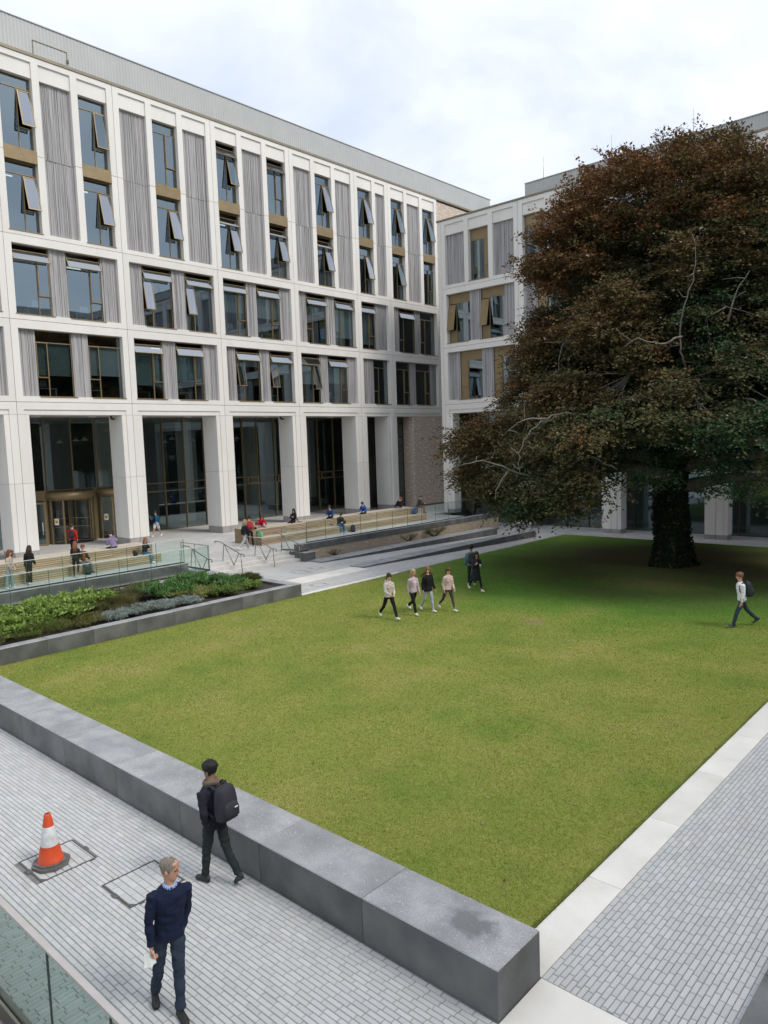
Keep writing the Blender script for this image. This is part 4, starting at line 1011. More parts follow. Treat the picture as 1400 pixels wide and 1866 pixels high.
# ------------------------------------------------------------------ terrace furniture
mat('timber', (0.50, 0.38, 0.26), 0.7, (0.40, 0.295, 0.195), 2.0, stretch=(7, 0.5, 7), rnd=0.16, fine=0.06, fscale=60, stain=(0.30, 0.25, 0.19), sscale=0.8, stain_amt=0.3)
mat('timber_top', (0.53, 0.46, 0.36), 0.75, (0.44, 0.375, 0.29), 2.0, stretch=(7, 0.5, 7), rnd=0.10, fine=0.06, fscale=60)
def bench(y0, y1, label):
    """two-tier timber seating: slatted risers, plank seats, bronze end panels"""
    root = thing('timber_bench', label, 'bench', (-35.0, y0, 0.48), group='stepped timber benches on the terrace')
    L = y1 - y0; nseg = max(1, round(L / 2.45)); sl = L / nseg
    slat = cached(('slat', round(sl, 3)), lambda: MB().ch_box(-0.02, 0.02, 0.006, sl - 0.006, 0.0, 0.078, 0.008).mesh('slat', 'timber'))
    plank = cached(('plank', round(sl, 3)), lambda: MB().ch_box(-0.085, 0.085, 0.005, sl - 0.005, -0.04, 0.0, 0.006).mesh('seat_plank', 'timber_top'))
    for k in range(nseg):
        for tier, x in ((0, -0.02), (1, -0.86)):
            for q in range(4):
                place(slat, 'slat', root, (x + rb.uniform(-0.004, 0.004), k * sl, 0.45 * tier + 0.012 + q * 0.101))
            for q in range(5 if tier == 0 else 9):
                place(plank, 'seat_plank', root, (x - 0.085 - 0.172 * q + 0.03, k * sl, 0.45 * (tier + 1) + 0.003 * rb.random()))
    b = MB(); b.box(-2.55, -0.07, 0.03, L - 0.03, 0.0, 0.40); b.box(-2.5, -0.92, 0.03, L - 0.03, 0.40, 0.85); b.build('carcass', 'dark_metal', root)
    for y in (-0.02, L):
        b = MB(); b.box(-2.6, -0.01, y, y + 0.02, 0, 0.44); b.box(-2.6, -0.85, y, y + 0.02, 0.44, 0.89); b.build('end_panel', 'gold', root)
    return root
bench(9.6, 20.75, 'stepped timber bench below the entrance doors, left of the steps')
bench(27.5, 43.2, 'long stepped timber bench to the right of the steps')

def glass_run(name, label, pts, z0, z1, pw=1.5, cap=True):
    """frameless glass balustrade along a straight run"""
    (xa, ya), (xb, yb) = pts; L = math.hypot(xb - xa, yb - ya); a = math.atan2(yb - ya, xb - xa)
    root = thing(name, label, 'balustrade', (xa, ya, z0), a, 'frameless glass balustrades')
    n_ = max(1, round(L / pw)); w = L / n_; h = z1 - z0
    pm = cached(('gp', round(w, 3), round(h, 3)), lambda: MB().box(0.006, w - 0.006, -0.009, 0.009, 0.0, h, 0, skip='tlr').mesh('glass_panel', 'rail_glass'))
    em = cached(('ge', round(h, 3)), lambda: MB().box(-0.007, 0.007, -0.0095, 0.0095, 0, h).mesh('panel_edge', 'glass_edge'))
    for k in range(n_):
        place(pm, 'glass_panel', root, (k * w, 0, 0))
    for k in range(n_ + 1): place(em, 'panel_edge', root, (k * w, 0, 0))
    MB().box(0, L, -0.016, 0.016, h, h + 0.022).build('top_rail', 'edge_shine' if xa > -31.5 and ya < 0 else 'steel', root)
    MB().box(0, L, -0.03, 0.03, -0.02, 0.05).build('base_channel', 'dark_metal', root)
    return root
glass_run('glass_balustrade', 'front glass balustrade between the planted bed and the left terrace', ((-29.55, -1.0), (-29.55, 20.0)), 0.60, 1.80, 1.45)
glass_run('glass_balustrade', 'rear glass balustrade just in front of the left timber bench', ((-31.05, -1.0), (-31.05, 19.65)), 0.92, 2.06, 1.45)
glass_run('glass_balustrade', 'short glass balustrade at the left end of the steps', ((-31.9, 20.05), (-29.55, 20.05)), 0.62, 1.80, 1.2)
glass_run('glass_balustrade', 'long glass balustrade above the brick wall right of the steps', ((-31.0, 27.55), (-31.0, 46.5)), 0.92, 2.08, 1.5)
glass_run('glass_balustrade', 'short glass balustrade at the right end of the steps', ((-32.4, 26.9), (-31.0, 27.5)), 0.49, 1.70, 1.5)

def handrail(y, label):
    root = thing('handrail', label, 'handrail', (-31.2, y, 0), group='bronze handrails on the terrace steps')
    top = [(-1.55, 0, 1.40), (-1.60, 0, 1.48), (-1.50, 0, 1.50), (-1.05, 0, 1.48), (0.55, 0, 0.98), (0.86, 0, 0.97), (0.90, 0, 0.93), (0.89, 0, 0.84)]
    MB().tube(top, 0.026, 8).build('rail', 'steel', root)
    for (xt, zt, xb, zb) in ((-0.78, 1.40, -0.95, 0.48), (-0.74, 1.39, 0.02, 0.325), (0.48, 1.0, -0.02, 0.325), (0.62, 0.97, 0.70, 0.0)):
        MB().tube([(xt, 0, zt), (xb, 0, zb)], 0.022, 8).build('post', 'steel', root)
    return root
for y, lb in ((20.72, 'bronze handrail at the left end of the steps, beside the glass'), (22.65, 'bronze handrail left of the middle of the steps'),
              (24.75, 'bronze handrail right of the middle of the steps'), (26.6, 'bronze handrail at the right end of the steps')):
    handrail(y, lb)

# ------------------------------------------------------------------ near balustrade at the bottom left
nb = thing('glass_railing', 'tinted glass railing with pale metal cap in the bottom left corner', 'railing', (-8, 2.79, 0))
k = 0
for x0, x1 in ((-12.4, -9.85), (-9.85, -7.32), (-7.32, -6.02), (-6.02, -4.6)):
    MB().box(x0 + 8.006, x1 + 7.994, -0.01, 0.01, 0.20, 1.46, 0).build('glass_panel', 'near_glass', nb)
    MB().box(x1 + 7.994, x1 + 8.006, -0.0105, 0.0105, 0.20, 1.46).build('panel_edge', 'glass_edge', nb)
mat('rail_cap', (0.56, 0.53, 0.50), 0.45, (0.50, 0.47, 0.44), 2, metal=0.4)
MB().ch_box(-4.4, 3.4, -0.034, 0.034, 1.465, 1.50, 0.008).build('rail_cap', 'rail_cap', nb)
b = MB(); b.box(-4.4, 3.4, -0.05, -0.02, 0.0, 0.22); b.box(-4.4, 3.4, 0.02, 0.05, 0.0, 0.22); b.build('base_channel', 'steel', nb)
o = struct(MB().box(-14, -4, 0.6, 2.70, -0.1, 0.02).build('balcony_floor', 'granite_dark'))

# ------------------------------------------------------------------ manhole covers and cone
def manhole(x0, x1, y0, y1, label, cells=True):
    cx, cy = (x0 + x1) / 2, (y0 + y1) / 2; w, d = x1 - x0, y1 - y0
    root = thing('manhole_cover', label, 'manhole cover', (cx, cy, 0), group='recessed manhole covers in the paving')
    b = MB(); t = 0.018
    b.box(-w / 2, w / 2, -d / 2, -d / 2 + t, -0.02, 0.005); b.box(-w / 2, w / 2, d / 2 - t, d / 2, -0.02, 0.005)
    b.box(-w / 2, -w / 2 + t, -d / 2 + t, d / 2 - t, -0.02, 0.005); b.box(w / 2 - t, w / 2, -d / 2 + t, d / 2 - t, -0.02, 0.005)
    for sx in (1,): b.prism([(sx * (w / 2 - t), -d / 2 + t), (sx * (w / 2 - t - 0.10), -d / 2 + t), (sx * (w / 2 - t), -d / 2 + t + 0.07)], -0.015, 0.0042, 'z')
    b.build('frame', 'iron', root, fix=True)
    MB().add([(-w / 2, -d / 2, -0.009), (w / 2, -d / 2, -0.009), (w / 2, d / 2, -0.009), (-w / 2, d / 2, -0.009)], [(0, 1, 2, 3)]).build('tray', 'joint', root)
    for (px_, py_) in ((-w * 0.02, -d / 2 - 0.01), (0.02, d / 2 + 0.01)):
        MB().ch_box(px_ - 0.06, px_ + 0.06, py_ - 0.04, py_ + 0.04, -0.01, 0.009, 0.003).build('lifting_key', 'iron', root)
    if cells:
        ph = 0.113; pl = 0.2255; r_ = -d / 2 + t + 0.005; q = 0
        while r_ < d / 2 - t - 0.03:
            h_ = min(ph, d / 2 - t - r_); s_ = -w / 2 + t - (0.5 * pl if q % 2 else 0.02)
            while s_ < w / 2 - t:
                p_, e_ = max(s_, -w / 2 + t), min(s_ + pl, w / 2 - t)
                corner = False
                if e_ - p_ > 0.03 and not corner:
                    m_ = MB(); m_.add(paver_geo((p_ - e_) / 2, (e_ - p_) / 2, -h_ / 2, h_ / 2, 0), [tuple(f) for f in PF]); m_.build('paver', 'paver', root, ((p_ + e_) / 2, r_ + h_ / 2, rb.uniform(-0.001, 0.001)))
                s_ += pl
            r_ += ph; q += 1
    return root
manhole(*MAN[0], 'paved manhole cover under the traffic cone')
manhole(*MAN[1], 'paved manhole cover beside the man in the navy jumper')
for (x0, x1, y0, y1), lb in (((-25.15, -24.45, 22.28, 22.98), 'small manhole cover beside the corner of the planter'), ((-28.6, -27.7, 24.1, 24.8), 'small manhole cover in the plaza in front of the steps'), ((-28.7, -27.9, 25.4, 26.0), 'small manhole cover in the plaza near the ramp wall tip')):
    manhole(x0, x1, y0, y1, lb, False)

mat('cone_orange', (0.70, 0.080, 0.016), 0.55, (0.58, 0.065, 0.016), 5, fine=0.06, stain=(0.30, 0.10, 0.05), sscale=7, stain_amt=0.45)
mat('cone_white', (0.72, 0.73, 0.74), 0.45, (0.60, 0.61, 0.62), 12, stain=(0.40, 0.38, 0.36), sscale=6, stain_amt=0.5)
mat('cone_base', (0.16, 0.155, 0.15), 0.8, (0.10, 0.095, 0.09), 9, bump=0.2)
cone = thing('traffic_cone', 'orange and white traffic cone on a grey base', 'traffic cone', (-11.42, 4.53, 0.006), R_(12))
b = MB(); q = []
for k in range(8):
    a = math.pi / 8 + k * math.pi / 4; rr = 0.285; q.append((rr * math.cos(a), rr * math.sin(a)))
b.prism(q, 0.0, 0.045, 'z'); b.prism([(x * 0.86, y * 0.86) for x, y in q], 0.045, 0.075, 'z'); b.build('base', 'cone_base', cone, fix=True)
b = MB(); prof = [(0.195, 0.070), (0.19, 0.10), (0.175, 0.12), (0.137, 0.33), (0.138, 0.335), (0.085, 0.62), (0.083, 0.625), (0.052, 0.80), (0.044, 0.82), (0.028, 0.82), (0.026, 0.78)]
b.lathe(prof, 32, 0, mis=[0, 0, 0, 1, 1, 1, 0, 0, 0, 2]); b.build('cone_body', ['cone_orange', 'cone_white', 'dark_metal'], cone)

# ------------------------------------------------------------------ planting
tint_mat('leaf', 0.6, 0.3, spec=0.2)
def leaf_quads(C, D, N, Lw, Ww, fold=0.25):
    """leaf = two quads folded on the midrib. C base points, D direction, N normal"""
    S_ = np.cross(D, N); S_ /= np.linalg.norm(S_, axis=1, keepdims=True) + 1e-9
    L_, W_ = Lw[:, None], Ww[:, None]
    b0 = C; m1 = C + D * L_ * 0.5 - N * L_ * 0.04; t1 = C + D * L_ - N * L_ * 0.22
    l1 = C + D * L_ * 0.45 + S_ * W_ * 0.5 + N * W_ * fold; r1 = C + D * L_ * 0.45 - S_ * W_ * 0.5 + N * W_ * fold
    V = np.stack([b0, r1, t1, m1, l1], 1).reshape(-1, 3); n_ = len(C)
    i = np.arange(n_)[:, None] * 5
    F = np.concatenate([i + np.array([[0, 1, 2, 3]]), i + np.array([[0, 3, 2, 4]])], 1).reshape(-1, 4)
    return V, F
def unit(a): return a / (np.linalg.norm(a, axis=-1, keepdims=True) + 1e-9)
def shrub(name, label, cat, loc, rx, ry, h, n, L, W, c1, c2, seed, up=0.5, group=None, stems=True, gap=0.0):
    """mound of leaves on thin stems"""
    r = np.random.RandomState(seed)
    root = thing(name, label, cat, loc, 0, group)
    ns = 26; sa = r.rand(ns) * 6.28; sr = np.sqrt(r.rand(ns)); tips = np.stack([np.cos(sa) * sr * rx, np.sin(sa) * sr * ry, h * (0.55 + 0.45 * np.sqrt(1 - sr ** 2 * 0.85)) * (0.8 + 0.3 * r.rand(ns))], -1)
    st = MB()
    for t_ in tips: st.tube([(t_[0] * 0.15, t_[1] * 0.15, -0.02), (t_[0] * 0.6, t_[1] * 0.6, t_[2] * 0.55), tuple(t_)], [0.012, 0.008, 0.004], 4)
    st.build('stems', 'soil', root)
    k = r.randint(0, ns, n); f = 0.30 + 0.72 * r.rand(n) ** 0.6
    C = tips[k] * np.stack([f ** 0.9, f ** 0.9, f], -1) + r.randn(n, 3) * np.array([rx, ry, h]) * 0.085
    C[:, 2] = np.maximum(C[:, 2], 0.01)
    out = unit(np.stack([C[:, 0] / rx, C[:, 1] / ry, 0.3 + 0 * C[:, 0]], -1))
    D = unit(out * 0.7 + r.randn(n, 3) * 0.55 + np.array([0, 0, up]))
    N = unit(np.array([0, 0, 1.0]) + r.randn(n, 3) * 0.35 + out * 0.3); N = unit(N - D * (N * D).sum(1, keepdims=True))
    V, F = leaf_quads(C, D, N, L * (0.6 + 0.7 * r.rand(n)), W * (0.6 + 0.7 * r.rand(n)))
    m_ = r.rand(n, 1); tin = (np.array([c1]) * (1 - m_) + np.array([c2]) * m_) * (0.75 + 0.5 * r.rand(n, 1))
    place(np_mesh('foliage', V, F, 'leaf', tint=np.repeat(tin, 2, 0)), 'foliage', root)
    return root
G1, G2 = (0.15, 0.26, 0.045), (0.31, 0.40, 0.11)
D1, D2 = (0.08, 0.19, 0.06), (0.16, 0.28, 0.09)
B1, B2 = (0.17, 0.155, 0.065), (0.12, 0.13, 0.05)
S1, S2 = (0.24, 0.29, 0.26), (0.36, 0.40, 0.37)
spots = [  # name, label, x, y, rx, ry, h, n, leaf L, leaf W, colours, up
 ('leafy_shrub', 'broad-leaved pale green shrub in the planter nearest the left frame edge', -25.9, 9.0, 1.3, 0.95, 0.75, 1500, 0.17, 0.085, G1, G2, 0.5),
 ('leafy_shrub', 'large pale green broad-leaved clump, second from the left in the planter', -26.6, 11.0, 1.5, 1.2, 0.85, 2000, 0.19, 0.095, G1, G2, 0.5),
 ('leafy_shrub', 'fresh green broad-leaved clump just left of the brown feathery plants', -27.2, 12.8, 1.1, 1.0, 0.75, 1500, 0.17, 0.085, G1, G2, 0.5),
 ('feathery_plant', 'brownish feathery low plant in the near left of the planter', -24.7, 8.2, 0.7, 0.9, 0.45, 2600, 0.11, 0.014, B1, (0.16, 0.16, 0.06), 0.9),
 ('feathery_plant', 'olive feathery plant in front of the pale green clump', -24.8, 9.9, 0.75, 0.9, 0.48, 2800, 0.11, 0.014, B1, G1, 0.9),
 ('low_herb', 'yellowish green low herb at the front of the planter beside the silvery mounds', -24.9, 11.3, 0.8, 0.9, 0.45, 2400, 0.08, 0.03, (0.15, 0.17, 0.04), B1, 0.6),
 ('feathery_plant', 'brown feathery plant in the middle of the planter behind the silvery mounds', -26.2, 13.6, 1.2, 1.0, 0.55, 4200, 0.13, 0.013, B1, B2, 0.9),
 ('feathery_plant', 'tall brown feathery plant at the back middle of the planter', -27.6, 14.9, 0.9, 1.0, 0.65, 3200, 0.13, 0.013, B1, B2, 0.9),
 ('silver_sage', 'silvery sage mound, first from the left along the planter edge', -24.6, 12.5, 0.52, 0.55, 0.36, 1700, 0.085, 0.024, S1, S2, 0.6),
 ('silver_sage', 'silvery sage mound, second from the left along the planter edge', -24.7, 13.5, 0.55, 0.55, 0.40, 1800, 0.085, 0.024, S1, S2, 0.6),
 ('silver_sage', 'silvery sage mound, third from the left along the planter edge', -24.6, 14.5, 0.55, 0.5, 0.40, 1800, 0.085, 0.024, S1, S2, 0.6),
 ('silver_sage', 'silvery sage mound, rightmost along the planter edge', -24.55, 15.5, 0.5, 0.5, 0.36, 1600, 0.085, 0.024, S1, S2, 0.6),
 ('glossy_shrub', 'dark green glossy shrub in the middle right of the planter', -26.6, 16.1, 1.1, 0.95, 0.75, 1900, 0.14, 0.06, D1, D2, 0.5),
 ('glossy_shrub', 'dense dark green shrub right of the middle in the planter', -26.7, 17.6, 1.1, 0.9, 0.78, 1900, 0.14, 0.06, D1, D2, 0.5),
 ('variegated_shrub', 'yellow green variegated shrub behind the rightmost silvery mound', -25.4, 16.4, 0.7, 0.7, 0.5, 1100, 0.12, 0.055, (0.20, 0.24, 0.06), (0.34, 0.33, 0.14), 0.5),
 ('variegated_shrub', 'light green shrub at the front right of the planter', -25.0, 17.6, 0.65, 0.7, 0.48, 1100, 0.12, 0.05, (0.10, 0.20, 0.04), (0.22, 0.28, 0.09), 0.5),
 ('glossy_shrub', 'dark green shrub third from the right end of the planter', -26.0, 18.6, 0.7, 0.6, 0.55, 1200, 0.12, 0.05, D1, D2, 0.5),
 ('leafy_shrub', 'small bright green shrub near the right end of the planter', -25.2, 19.0, 0.45, 0.4, 0.36, 700, 0.11, 0.05, G1, G2, 0.5),
 ('feathery_plant', 'grassy dark green tuft at the right end of the planter', -26.0, 19.55, 0.55, 0.4, 0.5, 2200, 0.16, 0.012, (0.09, 0.13, 0.04), B2, 1.2)]
for i, (nm, lb, x, y, rx, ry, h, n_, L_, W_, c1, c2, up) in enumerate(spots):
    shrub(nm, lb, 'plant', (x, y, 0.42), rx * 1.25, ry * 1.28, h * 0.74, int(n_ * 2.0), L_, W_, c1, c2, 40 + i, up, 'plants in the stone planter')
shrub('grass_tuft', 'tuft of tall dry grasses growing by the brick wall', 'plant', (-30.5, 38.4, 0.06), 0.16, 1.2, 0.42, 520, 0.26, 0.010, (0.10, 0.14, 0.04), B1, 90, 1.6, 'plants by the brick wall')
shrub('grass_tuft', 'thin brownish plants left of the tall grass tuft by the brick wall', 'plant', (-30.5, 35.8, 0.06), 0.14, 1.2, 0.34, 200, 0.2, 0.010, B1, (0.12, 0.08, 0.06), 91, 1.4, 'plants by the brick wall')
shrub('grass_tuft', 'sparse low plants near the steps end of the brick wall', 'plant', (-30.5, 29.2, 0.06), 0.14, 0.8, 0.24, 110, 0.14, 0.016, B1, (0.10, 0.13, 0.05), 92, 1.0, 'plants by the brick wall')
# ------------------------------------------------------------------ copper beech
rt = np.random.RandomState(21)
tree = thing('copper_beech_tree', 'huge copper beech with reddish brown foliage and ivy-clad trunk at the back of the lawn', 'tree', (TREE[0], TREE[1], 0))
mat('bark', (0.15, 0.135, 0.12), 0.9, (0.085, 0.075, 0.065), 4, stretch=(1, 1, 0.3), bump=0.5, bscale=20, coords='Object')
mat('twig', (0.24, 0.215, 0.19), 0.85, (0.15, 0.13, 0.11), 5)
def crown_r(z):
    return np.interp(z, [2.2, 3.5, 5.0, 6.5, 9.0, 12.5, 15.0, 16.6, 17.8, 18.6, 19.2], [7.0, 9.0, 10.1, 10.0, 7.9, 6.8, 6.4, 5.7, 4.6, 3.0, 0.6])
tr = MB()
ring_pts = [(0, 0, -0.2), (0.0, 0.0, 0.25), (0.02, 0.0, 0.8), (0.05, 0.02, 2.0), (0.05, 0.05, 4.0), (0.1, 0.1, 7.0), (0.0, 0.25, 11.0), (-0.1, 0.2, 14.0), (0, 0.1, 17.6)]
tr.tube(ring_pts, [1.10, 0.84, 0.68, 0.60, 0.59, 0.54, 0.42, 0.26, 0.06], 20); trunk = tr.build('trunk', 'bark', tree)
mt_ = trunk.data
for v in mt_.vertices:
    a = math.atan2(v.co.y, v.co.x); k = 1 + 0.10 * math.sin(5 * a + 0.5) * math.exp(-max(v.co.z, 0) * 0.5) + 0.05 * math.sin(9 * a + v.co.z)
    v.co.x *= k; v.co.y *= k
# limbs
limb_ends = []; limb_paths = []
ga = 2.39996
NLIMB = 34
for i in range(NLIMB):
    z0 = 3.6 + 12.0 * (i / (NLIMB - 1)) ** 1.05; a = i * ga + 0.4 * rt.randn()
    zt = z0 + (0.6 + 0.10 * z0) + rt.randn() * 0.5 if z0 > 6 else z0 + rt.rand() * 1.2
    zt = min(zt, 17.3); R1 = crown_r(zt) * (0.80 + 0.12 * rt.rand())
    if z0 < 6: zt -= 1.2
    mid = 0.55; zm = (z0 + zt) / 2 + 0.9
    n_ = 7; pts = []
    for k in range(n_):
        t_ = k / (n_ - 1); zz = (1 - t_) ** 2 * z0 + 2 * t_ * (1 - t_) * (zm + 0.7) + t_ ** 2 * zt
        aa = a + 0.25 * math.sin(t_ * 3 + i); rr = R1 * t_
        pts.append((rr * math.cos(aa) + 0.15 * rt.randn() * (k > 0), rr * math.sin(aa) + 0.15 * rt.randn() * (k > 0), zz))
    r0 = 0.34 * (1 - 0.6 * i / NLIMB)
    MB().tube(pts, [r0 * (1 - 0.88 * k / (n_ - 1)) for k in range(n_)], 8).build('limb', 'bark', tree)
    limb_paths.append(np.array(pts))
# foliage clumps: mostly on a lumpy outer shell, some inside
NC = 1350
zc = 2.6 + 16.4 * rt.rand(NC * 6)
wgt = crown_r(zc) / 10.5; zc = zc[rt.rand(len(zc)) < wgt][:NC]
ac = rt.rand(len(zc)) * 2 * np.pi
lump = 1 + 0.06 * np.sin(3 * ac + zc * 0.6) + 0.06 * np.sin(5 * ac - zc * 0.9 + 1)
fr = np.where(rt.rand(len(zc)) < 0.72, 0.80 + 0.20 * rt.rand(len(zc)), 0.35 + 0.45 * rt.rand(len(zc)))
rc = crown_r(zc) * fr * lump
CC = np.stack([rc * np.cos(ac), rc * np.sin(ac), zc], -1)
# keep the space round the trunk under the crown open
uu = CC[:, 0] * _r.x + CC[:, 1] * _r.y                        # how far to the left or right of the trunk
low = ((CC[:, 2] < 4.4) & (np.hypot(CC[:, 0], CC[:, 1]) < 4.0 + 0.8 * rt.rand(len(CC)))) | ((CC[:, 2] < 4.2 + 0.6 * rt.rand(len(CC))) & (uu > -4.6)) | ((CC[:, 2] < 5.4 + 0.6 * rt.rand(len(CC))) & (uu > -5.4) & (uu < -1.2))
CC = CC[~low]
# layered shelves: push clumps towards a set of tiers so gaps of shade open between them
tier = 1.55; ph = 0.8 * np.sin(2 * np.arctan2(CC[:, 1], CC[:, 0])) + 0.5 * np.sin(5 * np.arctan2(CC[:, 1], CC[:, 0]) + 1)
zq = np.round((CC[:, 2] - ph) / tier) * tier + ph; CC[:, 2] += (zq - CC[:, 2]) * 0.22
# gather the clumps into larger boughs with shade between them
nm_ = 95; mz = 3.2 + 15.2 * rt.rand(nm_); ma = rt.rand(nm_) * 6.283; mr = crown_r(mz) * (0.80 + 0.16 * rt.rand(nm_)); MC = np.stack([mr * np.cos(ma), mr * np.sin(ma), mz], -1)
dm = ((CC[:, None, :] - MC[None]) ** 2).sum(-1); nb_ = dm.argmin(1); outer = np.hypot(CC[:, 0], CC[:, 1]) > 0.62 * crown_r(CC[:, 2])
CC[outer] += (MC[nb_[outer]] - CC[outer]) * np.where(CC[outer][:, 2:] > 13.5, 0.16, 0.32)
CC[:, 2] = np.maximum(CC[:, 2], 2.7)
# shaded leaves of the inner boughs fill the body of the crown
ni = 620; zi = 4.7 + 12.0 * rt.rand(ni); ai = rt.rand(ni) * 6.283; ri = crown_r(zi) * np.sqrt(0.12 + 0.50 * rt.rand(ni))
ok = (zi > 5.6) | (ri > 4.0); CC = np.concatenate([CC, np.stack([ri * np.cos(ai), ri * np.sin(ai), zi], -1)[ok]]); nin = int(ok.sum())
nC = len(CC)
nT, nLf = 15, 30
out = unit(np.stack([CC[:, 0], CC[:, 1], 0.25 * (CC[:, 2] - 8)], -1))
# twigs
k = np.repeat(np.arange(nC), nT); nTw = len(k)
tdir = unit(out[k] * 0.9 + rt.randn(nTw, 3) * np.array([0.75, 0.75, 0.33]) + np.array([0, 0, 0.02]))
topness = np.clip((CC[k, 2] - 13.5) / 4, 0, 1)[:, None]; tdir = unit(tdir + topness * np.array([0, 0, 0.7]))
tlen = 0.75 + 0.75 * rt.rand(nTw)
tst = CC[k] + rt.randn(nTw, 3) * np.array([0.42, 0.42, 0.20]) - tdir * 0.4
# leaves along the twigs, flat sprays that droop at the tip
m = np.repeat(np.arange(nTw), nLf); nL = len(m); f = (np.tile(np.arange(nLf), nTw) + rt.rand(nL)) / nLf
pos = tst[m] + tdir[m] * (tlen[m] * f)[:, None] - np.array([0, 0, 1.0]) * (0.30 * tlen[m] * f ** 2)[:, None]
sd = unit(np.cross(tdir[m], np.array([0, 0, 1.0]) + 0.15 * rt.randn(nL, 3)))
sgn = np.where(np.arange(nL) % 2 == 0, 1.0, -1.0)[:, None]
pos = pos + sd * sgn * (0.05 + 0.16 * rt.rand(nL, 1) * (1 - f[:, None] * 0.6)) + rt.randn(nL, 3) * 0.035
D = unit(tdir[m] * 0.7 + sd * sgn * 0.8 + rt.randn(nL, 3) * 0.35)
Nn = unit(np.array([0, 0, 1.0]) + rt.randn(nL, 3) * 0.45 + out[k][m] * 0.25); Nn = unit(Nn - D * (Nn * D).sum(1, keepdims=True))
Ll = 0.095 + 0.08 * rt.rand(nL); Wl = Ll * (0.55 + 0.2 * rt.rand(nL))
S_ = np.cross(D, Nn)
V = np.stack([pos, pos + D * (Ll * 0.5)[:, None] - S_ * (Wl * 0.5)[:, None], pos + D * Ll[:, None] - Nn * (Ll * 0.15)[:, None], pos + D * (Ll * 0.5)[:, None] + S_ * (Wl * 0.5)[:, None]], 1).reshape(-1, 3)
F = np.arange(nL * 4).reshape(-1, 4)
# copper upper, green inner leaves, clump by clump; lit left and top painted paler
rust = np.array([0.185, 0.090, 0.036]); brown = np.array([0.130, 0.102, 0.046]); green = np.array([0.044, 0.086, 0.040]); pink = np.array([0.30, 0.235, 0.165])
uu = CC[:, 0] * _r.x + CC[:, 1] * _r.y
cw = np.clip(0.20 + 0.064 * (CC[:, 2] - 9.5) - 0.056 * uu + 0.15 * rt.randn(nC), 0, 1)[:, None]; cw[-nin:] *= 0.4  # inner clumps tinted darker green, a backdrop of painted shade
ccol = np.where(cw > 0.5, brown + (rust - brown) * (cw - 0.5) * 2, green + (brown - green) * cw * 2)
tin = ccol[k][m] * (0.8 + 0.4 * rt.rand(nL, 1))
glint = rt.rand(nL) < (0.015 + 0.05 * (cw[k][m][:, 0] > 0.6)) ; tin[glint] = pink * (0.7 + 0.5 * rt.rand(glint.sum(), 1))  # scattered pale leaves: highlights of lit foliage painted into the tint
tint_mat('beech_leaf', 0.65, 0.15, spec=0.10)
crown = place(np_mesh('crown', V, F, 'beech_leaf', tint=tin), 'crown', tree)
# twigs as thin three-sided sticks + pale bare branches that show against the shade
V, F = [], []
def stick(p, q, r0, r1):
    d = q - p; s1 = unit(np.cross(d, [0.3, 0.2, 1.0])); s2 = unit(np.cross(d, s1)); o_ = len(V)
    for c_, r_ in ((p, r0), (q, r1)):
        for a_ in (0, 2.09, 4.19): V.append(c_ + r_ * (math.cos(a_) * s1 + math.sin(a_) * s2))
    for e in range(3): F.append((o_ + e, o_ + (e + 1) % 3, o_ + 3 + (e + 1) % 3, o_ + 3 + e))
for i in range(0, nC):
    j = min(range(NLIMB), key=lambda q: np.min(np.sum((limb_paths[q] - CC[i]) ** 2, 1)))
    P_ = limb_paths[j]; s_ = P_[np.argmin(np.sum((P_ - CC[i]) ** 2, 1))]
    mid = (s_ + CC[i]) / 2 + rt.randn(3) * 0.25
    if i % 7 == 0: stick(s_, mid, 0.022, 0.016); stick(mid, CC[i], 0.016, 0.008)
    for q in range(0): stick(CC[i], tst[i * nT + q] + tdir[i * nT + q] * tlen[i * nT + q] * 0.7, 0.010, 0.004)
br_o = place(np_mesh('branches', np.array(V), F, 'twig'), 'branches', tree); br_o['kind'] = 'stuff'
# bare grey branches on the camera side
def bare(pts, r0):
    P_ = [np.array(q) for q in pts]; P_ = [2 * P_[0] - P_[1]] + P_ + [2 * P_[-1] - P_[-2]]; sm_p = []
    for q in range(1, len(P_) - 2):
        for t_ in np.linspace(0, 1, 5)[:-1]:
            a_, b_, c_, d__ = P_[q - 1:q + 3]
            sm_p.append(tuple(0.5 * (2 * b_ + (c_ - a_) * t_ + (2 * a_ - 5 * b_ + 4 * c_ - d__) * t_ ** 2 + (3 * b_ - 3 * c_ + d__ - a_) * t_ ** 3) + rt.randn(3) * 0.03))
    for q in range(3, len(sm_p), 3):
        s0 = np.array(sm_p[q]); e_ = s0 + rt.randn(3) * 0.35 + np.array([0, 0, 0.15]); MB().tube([tuple(s0), tuple((s0 + e_) / 2 + rt.randn(3) * 0.06), tuple(e_)], [r0 * 0.4, r0 * 0.28, r0 * 0.12], 5).build('bare_branch', 'twig', tree)
    pts = sm_p
    o_ = MB(); n_ = len(pts); o_.tube(pts, [r0 * (1 - 0.8 * q / (n_ - 1)) for q in range(n_)], 6); o_.build('bare_branch', 'twig', tree)
toc = unit(np.array([-TREE[0], -TREE[1], 0.0])); rgt = np.array([-toc[1], toc[0], 0]); rgt = rgt if rgt @ np.array(_r) > 0 else -rgt
def tp(u_, d_, z_): q = toc * d_ + rgt * u_; return (q[0], q[1], z_)
